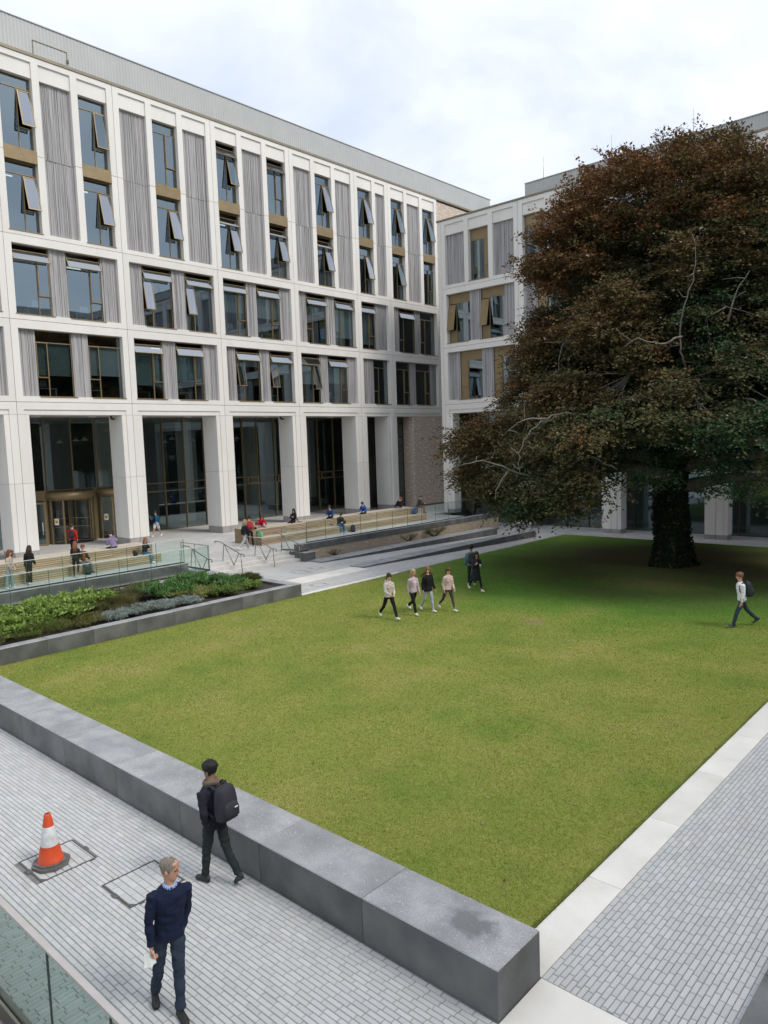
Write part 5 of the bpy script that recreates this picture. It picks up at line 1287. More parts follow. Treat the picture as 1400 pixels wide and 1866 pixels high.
for br in ([(0.6, 6.2, 8.8), (0.35, 7.0, 9.3), (0.25, 7.5, 10.2), (0.5, 7.9, 11.3), (0.8, 8.1, 12.5), (0.75, 8.2, 13.6)], [(0.3, 7.4, 10.0), (-0.4, 7.9, 9.7), (-1.2, 8.3, 9.9), (-1.9, 8.6, 9.5)],
           [(-3.0, 7.0, 6.6), (-3.8, 7.9, 7.3), (-4.6, 8.4, 7.1), (-5.3, 8.7, 6.5), (-5.6, 8.9, 5.6), (-5.5, 9.0, 4.7)], [(-4.6, 8.4, 7.1), (-5.6, 8.8, 7.0), (-6.4, 8.9, 6.3)],
           [(-5.0, 7.0, 4.6), (-6.2, 7.8, 5.1), (-7.2, 8.2, 5.5), (-8.2, 8.4, 5.3), (-8.9, 8.4, 4.6)], [(-6.2, 7.8, 5.1), (-6.7, 8.0, 4.4), (-6.8, 8.1, 3.6)],
           [(2.6, 7.0, 7.6), (3.4, 7.6, 7.0), (4.2, 7.8, 6.1), (4.8, 7.8, 5.2)], [(1.9, 7.2, 10.4), (2.2, 7.7, 11.4), (2.7, 7.9, 12.3)], [(-2.0, 7.5, 5.0), (-2.9, 8.0, 5.5), (-3.8, 8.2, 5.2), (-4.4, 8.3, 4.4)]):
    bare([tp(*q) for q in br], 0.042)
# ivy over the trunk
n_ = 9000; za = rt.rand(n_) ** 1.2 * 6.0; aa = rt.rand(n_) * 6.283; rr = np.interp(za, [0, 0.6, 2, 4, 7], [0.98, 0.76, 0.66, 0.64, 0.62]) * (1 + 0.10 * np.sin(5 * aa + 0.5) * np.exp(-za * 0.5)) + 0.22 * rt.rand(n_) * (0.5 + 0.5 * np.sin(3 * aa + za))
C = np.stack([rr * np.cos(aa), rr * np.sin(aa), za], -1); o_ = np.stack([np.cos(aa), np.sin(aa), 0.2 + 0 * aa], -1)
D = unit(rt.randn(n_, 3) * 0.6 + np.array([0, 0, -0.7]) + o_ * 0.3); N_ = unit(o_ + rt.randn(n_, 3) * 0.4); N_ = unit(N_ - D * (N_ * D).sum(1, keepdims=True))
V, F = leaf_quads(C, D, N_, 0.10 + 0.07 * rt.rand(n_), 0.09 + 0.06 * rt.rand(n_))
tin = np.array([[0.022, 0.036, 0.015]]) * (0.6 + 0.8 * rt.rand(n_, 1))
place(np_mesh('ivy', V, F, 'leaf', tint=np.repeat(tin, 2, 0)), 'ivy', tree)
# ------------------------------------------------------------------ people
def rot_axis(axis, a): return np.array(Matrix.Rotation(a, 3, axis))
class Body:
    """lofted pieces that are fused into one continuous skin; each vertex remembers which garment it is"""
    def __init__(self): self.v = []; self.f = []; self.lab = []; self.cl = []; self.cll = []
    def loft(self, pts, rad, lab, side=(1, 0, 0), n=14, cap=True):
        """rings (rx, ry) along pts; side fixes the rx axis. lab: one label or one per ring"""
        pts = [np.array(p, float) for p in pts]; m = len(pts); o = len(self.v)
        labs = lab if isinstance(lab, list) else [lab] * m
        for i in range(m):
            t = unit(pts[min(i + 1, m - 1)] - pts[max(i - 1, 0)]); s = np.array(side, float); s = s - t * (s @ t)
            s = unit(s) if np.linalg.norm(s) > 1e-4 else unit(np.cross(t, [0.1, 1, 0])); u = np.cross(t, s)
            rx, ry = rad[i] if isinstance(rad[i], tuple) else (rad[i], rad[i])
            for k in range(n):
                a = 2 * math.pi * k / n; self.v.append(pts[i] + rx * math.cos(a) * s + ry * math.sin(a) * u); self.lab.append(labs[i])
        for i in range(m - 1):
            for k in range(n):
                self.f.append((o + i * n + k, o + i * n + (k + 1) % n, o + (i + 1) * n + (k + 1) % n, o + (i + 1) * n + k))
                for q in (0.2, 0.4, 0.6, 0.8):
                    self.cl.append(self.v[o + i * n + k] * (1 - q) + self.v[o + (i + 1) * n + k] * q); self.cll.append(labs[i] if q < 0.5 else labs[i + 1])
        for i, sgn in ((0, -1), (m - 1, 1)):
            c = len(self.v); r = rad[i] if isinstance(rad[i], tuple) else (rad[i], rad[i])
            t = unit(pts[min(i + 1, m - 1)] - pts[max(i - 1, 0)])
            self.v.append(pts[i] + sgn * t * min(r) * 0.55); self.lab.append(labs[i])
            for k in range(n):
                a, b = o + i * n + k, o + i * n + (k + 1) % n
                self.f.append((a, b, c) if sgn > 0 else (b, a, c))
    def ell(self, c, r, lab, R=None, n=12):
        c = np.array(c, float); R = np.eye(3) if R is None else R; o = len(self.v); m = n // 2
        for i in range(1, m):
            th = math.pi * i / m
            for k in range(n):
                a = 2 * math.pi * k / n; self.v.append(c + R @ np.array([r[0] * math.sin(th) * math.cos(a), r[1] * math.sin(th) * math.sin(a), r[2] * math.cos(th)])); self.lab.append(lab)
        for i in range(m - 2):
            for k in range(n): self.f.append((o + i * n + k, o + (i + 1) * n + k, o + (i + 1) * n + (k + 1) % n, o + i * n + (k + 1) % n))
        t = len(self.v); self.v += [c + R @ np.array([0, 0, r[2]]), c - R @ np.array([0, 0, r[2]])]; self.lab += [lab, lab]
        for k in range(n):
            self.f.append((t, o + k, o + (k + 1) % n)); self.f.append((t + 1, o + (m - 2) * n + (k + 1) % n, o + (m - 2) * n + k))

HEADP = [(-0.005, 0.052, 0.020, 0.022), (0.008, 0.048, 0.036, 0.036), (0.03, 0.034, 0.050, 0.058), (0.06, 0.018, 0.060, 0.078), (0.09, 0.008, 0.067, 0.090), (0.118, 0.002, 0.072, 0.093),
         (0.150, -0.004, 0.0755, 0.099), (0.180, -0.008, 0.070, 0.092), (0.203, -0.010, 0.054, 0.070), (0.217, -0.010, 0.030, 0.040)]

def person(label, loc, facing, cols, pose=None, h=1.75, female=False, build=1.0, top=0.0, legw='straight', sleeve='long', bottoms='trousers', hair=('short', (0.03, 0.02, 0.015)),
           vox=0.016, coat=0.0, seat=None, hood=False, scarf=None, shoe=(0.03, 0.03, 0.03), skin=(0.52, 0.33, 0.25), group='people in the courtyard', sole=None, collar=None, name='person', open_front=None, cuff=True):
    """facing: world direction (dx, dy). cols: dict top / bottom colours. pose: joint angles in degrees. loc: ground point under the body (z = floor)."""
    P = dict(lean=2, twist=0, head=(0, 0), la=(8, 8, 12, 0), ra=(-8, 8, 12, 0), ll=(12, 2, 5), rl=(-14, 2, 18), foot=(0, 0), pelvis=None, curl=(35, 35))
    P.update(pose or {})
    s = h / 1.75; B = Body(); sw = (0.155 if female else 0.172) * build; hw = 0.092 if female else 0.088
    Tm = rot_axis('X', -R_(P['lean'])) @ rot_axis('Z', R_(P['twist']))
    pel = np.zeros(3)
    up = Tm @ np.array([0, 0, 1.0]); rt_ = Tm @ np.array([1.0, 0, 0]); fw = Tm @ np.array([0, 1.0, 0])
    def T(x, y, z): return pel + rt_ * x + fw * y + up * z
    chest = T(0, 0.01, 0.30); neck = T(0, -0.005, 0.535)
    pf = top; fem = 0.92 if female else 1.0
    TOP, BOT, SK, SH = 'top', 'bottom', 'skin', 'shoe'
    # torso garment
    hem = -0.06 - coat
    rings = [(-0.02, 0.155 if female else 0.148, 0.112), (0.10, 0.135 * (0.95 if female else 1.03), 0.102), (0.22, 0.150 * fem * 1.0, 0.112), (0.34, 0.170 * fem, 0.120), (0.42, 0.172 * fem, 0.112), (0.475, 0.125 * fem, 0.085), (0.515, 0.068, 0.062)]
    pts = [T(0, 0.0 if z < 0.3 else -0.005, z) for z, _, _ in rings]; rad = [((a * build + pf), (b_ * build + pf)) for _, a, b_ in rings]
    lab = [TOP] * len(rings)
    if coat > 0:
        low = [T(0, 0.0, -0.06 - coat * f_) for f_ in (1.0, 0.66, 0.33, 0.0)]
        flare = 0.03 if coat > 0.25 else 0.0
        rad = [(0.168 * build + pf + flare * f_, 0.125 * build + pf + flare * f_) for f_ in (1.0, 0.66, 0.33, 0.0)] + rad; pts = low + pts; lab = [TOP] * 4 + lab
    else:
        pts = [T(0, 0.0, -0.065), T(0, 0, -0.05)] + pts; rad = [(0.150 * build + pf, 0.112 * build + pf), (0.160 * build + pf, 0.120 * build + pf)] + rad; lab = [TOP, TOP] + lab
    B.loft(pts, rad, lab, rt_, 20)
    if female: 
        for sx in (-1, 1): B.ell(T(sx * 0.072, 0.075 + pf * 0.8, 0.315), (0.062, 0.055, 0.062), TOP)
    for sx in (-1, 1): B.ell(T(sx * sw * 0.82, -0.01, 0.430), (0.058 * build + pf * 0.6, 0.058 + pf * 0.6, 0.050), TOP)
    # hips
    B.loft([T(0, 0, -0.115), T(0, -0.005, -0.07), T(0, -0.005, -0.0), T(0, 0, 0.05)], [(0.125, 0.095), (0.158 if female else 0.150, 0.120), (0.150 * build, 0.112 * build), (0.130 * build, 0.098 * build)], BOT, rt_, 18)
    # neck and head
    hy, hp = P['head']
    Hm = Tm @ rot_axis('Z', R_(hy)) @ rot_axis('X', R_(-hp)) if True else Tm
    Hm = rot_axis('Z', R_(P['twist'])) @ rot_axis('X', -R_(P['lean'] * 0.35)) @ rot_axis('Z', R_(hy)) @ rot_axis('X', -R_(hp))
    hb = neck + up * 0.03 + fw * 0.012
    chin = hb + Hm @ np.array([0, -0.012, 0.005]) + np.array([0, 0, 0.008])
    HS = 1.09
    def Hd(x, y, z): return chin + Hm @ np.array([x, y, z]) * HS
    B.loft([T(0, -0.008, 0.45), T(0, -0.006, 0.53), Hd(0, -0.012, 0.05), Hd(0, -0.012, 0.09)], [(0.062, 0.062), (0.054, 0.056), (0.052, 0.056), (0.05, 0.055)], SK, rt_)
    fs = 0.95 if female else 1.0
    B.loft([Hd(0, y, z) for z, y, _, _ in HEADP], [(rx * fs * HS, ry * HS) for _, _, rx, ry in HEADP], SK, Hm @ np.array([1.0, 0, 0]), 18)
    B.loft([Hd(0, 0.090, 0.128), Hd(0, 0.101, 0.105), Hd(0, 0.112, 0.086), Hd(0, 0.100, 0.077)], [(0.008, 0.008), (0.010, 0.010), (0.0145, 0.012), (0.012, 0.008)], SK, Hm @ np.array([1.0, 0, 0]), 8)
    for sx in (-1, 1):
        B.ell(Hd(sx * 0.073 * fs, -0.008, 0.102), (0.011, 0.019, 0.030), SK, Hm @ rot_axis('Z', sx * 0.35), 8)
        B.ell(Hd(sx * 0.030, 0.083, 0.118), (0.013, 0.010, 0.0065), 'eye', Hm, 8)
        B.ell(Hd(sx * 0.031, 0.0885, 0.136), (0.018, 0.006, 0.004), 'brow', Hm, 8)
    B.ell(Hd(0, 0.091, 0.056), (0.020, 0.009, 0.0075), 'lip', Hm, 8)
    # arms
    def limb_dir(a, ab, sx, yaw=0): 
        v_ = np.array([sx * math.sin(R_(ab)), math.sin(R_(a)), -math.cos(R_(a)) * math.cos(R_(ab))]); return unit(Tm @ v_)
    hands = []
    for sx, key, cu in ((-1, 'la', P['curl'][0]), (1, 'ra', P['curl'][1])):
        a, ab, e, inw = P[key]
        S0 = T(sx * sw, -0.008, 0.425); d1 = limb_dir(a, ab, sx); E = S0 + d1 * 0.285
        d2 = unit(limb_dir(a + e, ab * 0.6, sx) + Tm @ np.array([-sx * inw / 45.0, 0, 0])); W = E + d2 * 0.245
        r = 1.0 if not female else 0.88
        lsl = SK if sleeve == 'short' else TOP
        B.loft([S0 + np.array([0, 0, 0.01]), S0 + d1 * 0.09, S0 + d1 * 0.19, E], [(0.060 * r + pf * .8, 0.060 * r + pf * .8), (0.055 * r + pf * .9, 0.056 * r + pf * .9), (0.049 * r + pf * .9, 0.050 * r + pf * .9), (0.043 * r + pf * .8, 0.044 * r + pf * .8)], TOP, fw, 12)
        B.ell(E, (0.042 * r + pf * .8,) * 3, lsl, n=10)
        if sleeve == 'long':
            B.loft([E, E + d2 * 0.10, E + d2 * 0.19, E + d2 * 0.235], [(0.043 * r + pf * .8,) * 2, (0.041 * r + pf * .8,) * 2, (0.034 * r + pf * .7,) * 2, (0.032 * r + pf * .6,) * 2], TOP, fw, 12)
            B.loft([E + d2 * 0.18, W + d2 * 0.02], [0.026, 0.024], SK, fw, 10)
        else: B.loft([E, E + d2 * 0.09, W], [(0.038, 0.038), (0.037, 0.037), (0.026, 0.024)], SK, fw, 10)
        # hand: palm, four fingers, thumb
        palm_n = unit(np.cross(d2, fw) * -sx + 0.25 * fw); sdv = unit(np.cross(palm_n, d2)); 
        if sdv @ fw < 0: sdv = -sdv            # thumb side points forward
        Pm = W + d2 * 0.055
        B.loft([W - d2 * 0.005, W + d2 * 0.03, W + d2 * 0.075, W + d2 * 0.095], [(0.026, 0.017), (0.038, 0.017), (0.041, 0.015), (0.037, 0.012)], SK, sdv, 10)
        inn = unit(rt_ * -sx + 0.3 * d2)
        inn = unit(inn - d2 * (inn @ d2))
        for q, (off, ln) in enumerate(((0.029, 0.070), (0.010, 0.080), (-0.010, 0.074), (-0.028, 0.058))):
            b0 = W + d2 * 0.088 + sdv * off; ca = R_(cu * (0.9 + 0.1 * q))
            g1 = unit(d2 * math.cos(ca) + inn * math.sin(ca)); g2 = unit(d2 * math.cos(ca * 2.1) + inn * math.sin(ca * 2.1))
            B.loft([b0, b0 + g1 * ln * 0.5, b0 + g1 * ln * 0.5 + g2 * ln * 0.5], [0.0095, 0.009, 0.0075], SK, sdv, 8)
        b0 = W + d2 * 0.028 + sdv * 0.030; g1 = unit(d2 * 0.7 + sdv * 0.55 + inn * 0.35); g2 = unit(d2 * 0.8 + sdv * 0.1 + inn * 0.5)
        B.loft([b0, b0 + g1 * 0.038, b0 + g1 * 0.038 + g2 * 0.032], [0.012, 0.0105, 0.0085], SK, inn, 8)
        hands.append((W + d2 * 0.075 + inn * 0.025, d2, inn, sdv))
    # legs
    feet = []
    for sx, key, fi in ((-1, 'll', 0), (1, 'rl', 1)):
        a, ab, kn = P[key]
        H0 = pel + np.array([sx * hw, 0, -0.055])
        d1 = unit(np.array([sx * math.sin(R_(ab)), math.sin(R_(a)), -math.cos(R_(a))])); K = H0 + d1 * 0.43
        d2 = unit(np.array([sx * math.sin(R_(ab)) * 0.6, math.sin(R_(a - kn)), -math.cos(R_(a - kn))])); A = K + d2 * 0.40
        r = 1.0 if not female else 0.98
        LW = {'straight': (0.088, 0.080, 0.064, 0.062, 0.056, 0.058), 'slim': (0.086, 0.074, 0.054, 0.054, 0.040, 0.038), 'flare': (0.086, 0.076, 0.058, 0.062, 0.085, 0.105), 'loose': (0.096, 0.092, 0.080, 0.078, 0.076, 0.078), 'wide': (0.10, 0.10, 0.10, 0.11, 0.125, 0.135)}[legw]
        P6 = [H0 + np.array([0, 0, 0.03]), H0 + d1 * 0.20, K, K + d2 * 0.13, K + d2 * 0.31, K + d2 * 0.385]
        if bottoms == 'shorts':
            B.loft([P6[0], H0 + d1 * 0.2, H0 + d1 * 0.34], [0.098, 0.095, 0.092], BOT, (1, 0, 0), 14)
            B.loft([H0 + d1 * 0.25, K, K + d2 * 0.12, K + d2 * 0.32, A], [0.066, 0.054, 0.055, 0.038, 0.036], SK, (1, 0, 0), 12)
            B.loft([K + d2 * 0.30, A + d2 * 0.02], [0.041, 0.041], SH, (1, 0, 0), 12)
        else:
            B.loft(P6, [(q * r, q * r) for q in LW], BOT, (1, 0, 0), 14)
            B.ell(K, (LW[2] * r,) * 3, BOT)
            B.loft([K + d2 * 0.33, A + d2 * 0.03], [0.036, 0.034], SH if legw != 'slim' else SK, (1, 0, 0), 10)
        # shoe: foot frame follows the shin a little when the heel lifts
        fp = P['foot'][fi]; fd = unit(np.array([sx * 0.12, math.cos(R_(fp)), -math.sin(R_(fp))])); fu = unit(np.array([0, math.sin(R_(fp)), math.cos(R_(fp))]))
        fsd = np.cross(fd, fu)
        hl = A + d2 * 0.035
        prof = [(-0.075, 0.026, 0.030, -0.012), (-0.055, 0.035, 0.045, 0.002), (-0.01, 0.037, 0.050, 0.005), (0.05, 0.040, 0.040, -0.006), (0.11, 0.047, 0.031, -0.015), (0.155, 0.043, 0.025, -0.021), (0.185, 0.026, 0.018, -0.026)]
        fl_ = 0.92 if female else 1.0
        B.loft([hl + fd * y * fl_ + fu * (z) for y, _, _, z in prof], [(w, hh) for _, w, hh, _ in prof], SH, fsd, 12)
        B.loft([hl + fd * y * fl_ + fu * (-0.040) for y, _, _, z in prof], [(w * 1.06, 0.010) for _, w, hh, _ in prof], 'sole', fsd, 12)
        feet.append(hl)
    if hood: B.loft([T(-0.11, -0.06, 0.49), T(-0.075, -0.115, 0.50), T(0, -0.135, 0.50), T(0.075, -0.115, 0.50), T(0.11, -0.06, 0.49)], [0.035, 0.052, 0.058, 0.052, 0.035], TOP, up, 12)
    if scarf:
        ptsr = [T(0.085 * math.cos(t_), 0.088 * math.sin(t_) - 0.008, 0.525 + 0.012 * math.sin(t_ * 2)) for t_ in np.linspace(0, 2 * math.pi, 15)]
        B.loft(ptsr, [0.040] * 15, 'scarf', up, 10)
    if collar:
        ptsr = [T(0.064 * math.cos(t_), 0.066 * math.sin(t_) - 0.004, 0.524 - 0.016 * max(0, math.sin(t_))) for t_ in np.linspace(math.pi * 0.60, math.pi * 2.40, 16)]
        B.loft(ptsr, [(0.019, 0.009)] * 16, 'collar', up, 8)
    if open_front:   # shirt showing between the jacket fronts
        B.loft([T(0, 0.092 * build + pf * 0.9, 0.0), T(0, 0.102 * build + pf, 0.15), T(0, 0.108 * build + pf * 1.05, 0.32), T(0, 0.075 + pf * 0.9, 0.47)], [(0.035, 0.03), (0.05, 0.03), (0.06, 0.03), (0.04, 0.03)], 'inner', rt_, 12)
    V = np.array(B.v) * s; lab = B.lab
    zmin = V[:, 2].min()
    dz = -zmin if seat is None else (seat + 0.13 * s)
    if seat is not None and P.get('pelvis') is not None: dz = P['pelvis']
    V[:, 2] += dz
    # fuse into one skin
    me0 = bpy.data.meshes.new('tmp'); me0.from_pydata([tuple(q) for q in V], [], B.f); me0.update()
    o0 = bpy.data.objects.new('tmp', me0); COL.objects.link(o0)
    md = o0.modifiers.new('r', 'REMESH'); md.mode = 'VOXEL'; md.voxel_size = vox
    ms = o0.modifiers.new('s', 'SMOOTH'); ms.factor = 0.5; ms.iterations = 2 if vox > 0.012 else 4
    dg = bpy.context.evaluated_depsgraph_get(); me = bpy.data.meshes.new_from_object(o0.evaluated_get(dg))
    bpy.data.objects.remove(o0); bpy.data.meshes.remove(me0)
    # label cloud: only the points that lie on the fused skin count
    bvh = BVHTree.FromPolygons([v_.co[:] for v_ in me.vertices], [p_.vertices[:] for p_ in me.polygons])
    cloud = np.concatenate([V, np.array(B.cl) * s + np.array([0, 0, dz])]); lab = lab + B.cll
    on = [i for i, q in enumerate(cloud) if bvh.find_nearest(q, 0.05)[0] is not None and bvh.find_nearest(q, 0.05)[3] < max(0.007, vox * 0.75)]
    kd = KDTree(len(on))
    for i in on: kd.insert(cloud[i], i)
    kd.balance()
    names = ['skin', 'top', 'bottom', 'shoe', 'sole', 'eye', 'brow', 'lip', 'scarf', 'collar', 'inner']
    colr = dict(skin=skin, top=cols[0], bottom=cols[1], shoe=shoe, sole=sole or tuple(min(1, c * 1.0 + 0.02) for c in shoe), eye=(0.05, 0.04, 0.035), brow=tuple(c * 0.8 for c in hair[1]), lip=(skin[0] * 0.82, skin[1] * 0.55, skin[2] * 0.55), scarf=scarf or (0.2, 0.2, 0.2), collar=collar or (0.5, 0.6, 0.8), inner=open_front or (0.7, 0.7, 0.7))
    used = sorted(set(lab), key=names.index); slot = {nm: i for i, nm in enumerate(used)}
    me.materials.clear()
    for nm in used:
        key = 'p_%s_%02x%02x%02x' % (nm if nm in ('skin', 'shoe') else 'cloth', *[int(255 * max(0, min(1, c))) for c in colr[nm]])
        if key not in MATS:
            if nm == 'skin': mat(key, colr[nm], 0.55, tuple(c * 0.88 for c in colr[nm]), 14, spec=0.4)
            elif nm == 'shoe': mat(key, colr[nm], 0.5, None, 10)
            else: mat(key, colr[nm], 0.85, tuple(c * 0.80 for c in colr[nm]), 7, fine=0.10, fscale=120, spec=0.2)
        me.materials.append(MATS[key])
    # cloth folds
    n_v = len(me.vertices); co = np.empty(n_v * 3, np.float32); me.vertices.foreach_get('co', co); co = co.reshape(-1, 3)
    nr = np.empty(n_v * 3, np.float32); me.vertices.foreach_get('normal', nr); nr = nr.reshape(-1, 3)
    vl = np.empty(n_v, np.int32); disp = np.zeros(n_v)
    for i in range(n_v):
        l_ = lab[kd.find(co[i])[1]]; vl[i] = slot[l_]
        if l_ in ('top', 'bottom', 'scarf'):
            q = co[i]; disp[i] = (0.015 if vox < 0.01 else 0.011) * mnoise.noise((q[0] * 8, q[1] * 8, q[2] * 15)) + 0.004 * mnoise.noise((q[0] * 25, q[1] * 25, q[2] * 30))
    co = co + nr * disp[:, None]; me.vertices.foreach_set('co', co.ravel().astype(np.float32))
    fi_ = np.array([p.vertices[0] for p in me.polygons]); me.polygons.foreach_set('material_index', vl[fi_]); me.polygons.foreach_set('use_smooth', np.ones(len(fi_), bool)); me.update()
    fx, fy = facing; rz = math.atan2(-fx, fy)
    root = thing(name, label, 'person', loc, rz, group)
    place(me, 'body', root)
    # hair
    kind, hc = hair; hk = 'hair_%02x%02x%02x' % tuple(int(255 * c) for c in hc)
    if hk not in MATS: mat(hk, hc, 0.6, tuple(c * 0.6 for c in hc), 60, stretch=(1, 1, 0.2), bump=0.4, bscale=220, spec=0.4)
    def W2(p): return np.array(p) * s + np.array([0, 0, dz])
    hb_ = MB(); rh = np.random.RandomState(len(label) * 7 + 3)
    nseg, rows = 22, 9; vs = []; thick = 0.003 if kind == 'crop' else 0.014
    for i in range(rows + 1):
        ph = math.pi / 2 * (1 - i / rows) ; 
        for k_ in range(nseg):
            th = 2 * math.pi * k_ / nseg; c_, sn = math.cos(th), math.sin(th)
            back = 0.5 - 0.5 * sn                              # 0 front .. 1 back
            zlow = (0.168 if kind == 'crop' else 0.150) + (0.030 - 0.150) * min(1, back * 1.5) ** 1.2
            if kind == 'bald': zlow = 0.165 + (0.06 - 0.165) * min(1, back * 1.4)
            if abs(c_) > 0.75 and sn > -0.3: zlow = max(zlow, 0.085)
            t_ = i / rows; z = zlow + (0.222 - zlow) * math.cos(t_ * math.pi / 2) if True else 0
            z = 0.222 - (0.222 - zlow) * t_ ** 1.1
            rx_ = np.interp(z, [q[0] for q in HEADP], [q[2] for q in HEADP]); ry_ = np.interp(z, [q[0] for q in HEADP], [q[3] for q in HEADP]); yc = np.interp(z, [q[0] for q in HEADP], [q[1] for q in HEADP])
            g_ = thick * (1.0 if i < rows else 0.25) + (0.001 if kind == 'crop' else 0.004) * rh.randn() * (i < rows)
            if i == 0: rx_, ry_ = 0.012, 0.016
            vs.append(tuple(W2(Hd((rx_ * fs + g_) * c_, yc + (ry_ + g_) * sn, z + g_ * (1 - t_) + (0.004 if i == 0 else 0)))))
    hb_.add(vs, [(i * nseg + k_, (i + 1) * nseg + k_, (i + 1) * nseg + (k_ + 1) % nseg, i * nseg + (k_ + 1) % nseg) for i in range(rows) for k_ in range(nseg)] + [tuple(range(nseg))], 0, True)
    if kind in ('long', 'tail', 'mid', 'blown'):
        L_ = {'long': 0.36, 'tail': 0.30, 'mid': 0.16, 'blown': 0.24}[kind]
        nlk = 34 if kind != 'tail' else 14
        for q in range(nlk):
            if kind == 'tail':
                p0 = Hd(0.012 * rh.randn(), -0.105, 0.135 + 0.012 * rh.randn()); p1 = Hd(0.02 * rh.randn(), -0.150, 0.09); p2 = Hd(0.03 * rh.randn(), -0.135, -0.02); p3 = Hd(0.03 * rh.randn(), -0.11, -0.02 - L_ * 0.55)
            else:
                th = math.pi * (1.0 + 0.0) + (q / (nlk - 1) - 0.5) * math.pi * 1.35 + math.pi / 2; c_, sn = math.cos(th), math.sin(th)
                p0 = Hd(0.070 * c_, -0.01 + 0.09 * sn, 0.17); p1 = Hd(0.088 * c_, -0.01 + 0.108 * sn, 0.08)
                p2 = Hd(0.095 * c_ + 0.01 * rh.randn(), -0.015 + 0.105 * sn, -0.04); p3 = Hd(0.10 * c_ + 0.02 * rh.randn(), -0.02 + 0.11 * sn, 0.02 - L_ * (0.8 + 0.3 * rh.rand()))
                if kind == 'blown':
                    p2 = p2 + np.array([0.06 * (1 if c_ > 0 else -1), -0.05, 0.03]) * (0.5 + rh.rand()); p3 = p3 + np.array([0.15 * (1 if c_ > 0 else -1), -0.06, 0.07]) * (0.5 + rh.rand())
                if kind == 'long' and sn > -0.2: p3 = p3 + np.array(fw) * 0.05
            hb_.tube([W2(p0), W2(p1), W2(p2), W2(p3)], [0.016, 0.019, 0.016, 0.004], 6)
    hb_.build('hair', hk, root)
    def wp(p): return W2(p)
    return root, dict(T=lambda x, y, z: W2(T(x, y, z)), hands=[(W2(q[0]), q[1], q[2], q[3]) for q in hands], H=lambda x, y, z: W2(Hd(x, y, z)), lean=P['lean'], s=s, rz=rz, loc=loc)

def to_world(root, p):
    c, s_ = math.cos(root.rotation_euler.z), math.sin(root.rotation_euler.z); l = root.location
    return (l.x + c * p[0] - s_ * p[1], l.y + s_ * p[0] + c * p[1], l.z + p[2])

def backpack(label, col, loc, rotz, tilt=0.0, size=1.0, patch=None, straps=True, floor=False):
    """soft day pack: rounded body, front pocket, lid, handle, straps"""
    key = 'bag_%02x%02x%02x' % tuple(int(255 * c) for c in col)
    if key not in MATS: mat(key, col, 0.75, tuple(c * 0.75 for c in col), 8, fine=0.1, fscale=150, bump=0.15, bscale=60)
    root = thing('backpack', label, 'backpack', loc, rotz, 'backpacks')
    def sup(w, d, z, n=16, e=3.2, y0=0.0):
        out = []
        for k_ in range(n):
            a = 2 * math.pi * k_ / n; c_, s_ = math.cos(a), math.sin(a)
            out.append((w * math.copysign(abs(c_) ** (2 / e), c_) * size, (y0 + d * math.copysign(abs(s_) ** (2 / e), s_)) * size, z * size))
        return out
    def body(name, rows, m_):
        b = MB(); vs = [p for r_ in rows for p in r_]; n = 16
        b.add(vs, [(i * n + k_, i * n + (k_ + 1) % n, (i + 1) * n + (k_ + 1) % n, (i + 1) * n + k_) for i in range(len(rows) - 1) for k_ in range(n)] + [tuple(reversed(range(n))), tuple((len(rows) - 1) * n + k_ for k_ in range(n))], 0, True)
        return b.build(name, m_, root, (0, 0, 0), (tilt, 0, 0), fix=True)
    body('body', [sup(0.10, 0.06, 0.0), sup(0.145, 0.095, 0.02), sup(0.155, 0.11, 0.12), sup(0.150, 0.105, 0.26), sup(0.138, 0.09, 0.37), sup(0.11, 0.065, 0.435), sup(0.06, 0.03, 0.46)], key)
    body('pocket', [sup(0.08, 0.02, 0.05, y0=-0.09), sup(0.115, 0.045, 0.07, y0=-0.10), sup(0.118, 0.048, 0.17, y0=-0.10), sup(0.10, 0.035, 0.24, y0=-0.095), sup(0.05, 0.015, 0.26, y0=-0.09)], key)
    b = MB(); b.tube([(-0.03 * size, 0.03 * size, 0.455 * size), (0, 0.035 * size, 0.50 * size), (0.03 * size, 0.03 * size, 0.455 * size)], 0.007, 6); b.build('handle', 'rubber', root, (0, 0, 0), (tilt, 0, 0))
    if straps:
        for sx in (-1, 1):
            b = MB(); b.tube([(sx * 0.085 * size, 0.07 * size, 0.40 * size), (sx * 0.105 * size, 0.16 * size, 0.45 * size), (sx * 0.115 * size, 0.27 * size, 0.36 * size), (sx * 0.125 * size, 0.28 * size, 0.22 * size), (sx * 0.145 * size, 0.19 * size, 0.10 * size), (sx * 0.14 * size, 0.09 * size, 0.06 * size)] if not floor else [(sx * 0.085 * size, 0.09 * size, 0.38 * size), (sx * 0.10 * size, 0.15 * size, 0.25 * size), (sx * 0.12 * size, 0.10 * size, 0.06 * size)], 0.017 * size, 8); b.build('strap', key, root, (0, 0, 0), (tilt, 0, 0))
    if patch: MB().box(patch[0] * size, (patch[0] + 0.05) * size, -0.157 * size, -0.150 * size, 0.18 * size, 0.195 * size).build('patch', 'white_paint', root, (0, 0, 0), (tilt, 0, 0))
    return root
def wear(res, label, col, size=1.0, patch=None, dy=0.0, dx=0.0):
    root, A = res
    p = A['T'](dx, -0.215 - dy, 0.02); w = to_world(root, p)
    return backpack(label, col, w, A['rz'], -R_(A['lean']), size, patch)

ROAM = 'people walking in the courtyard'; SIT = 'people on the terrace benches'
BLK = (0.014, 0.014, 0.017); NAVY = (0.011, 0.017, 0.044); WHITE = (0.78, 0.78, 0.80); PALE = (0.62, 0.39, 0.30)
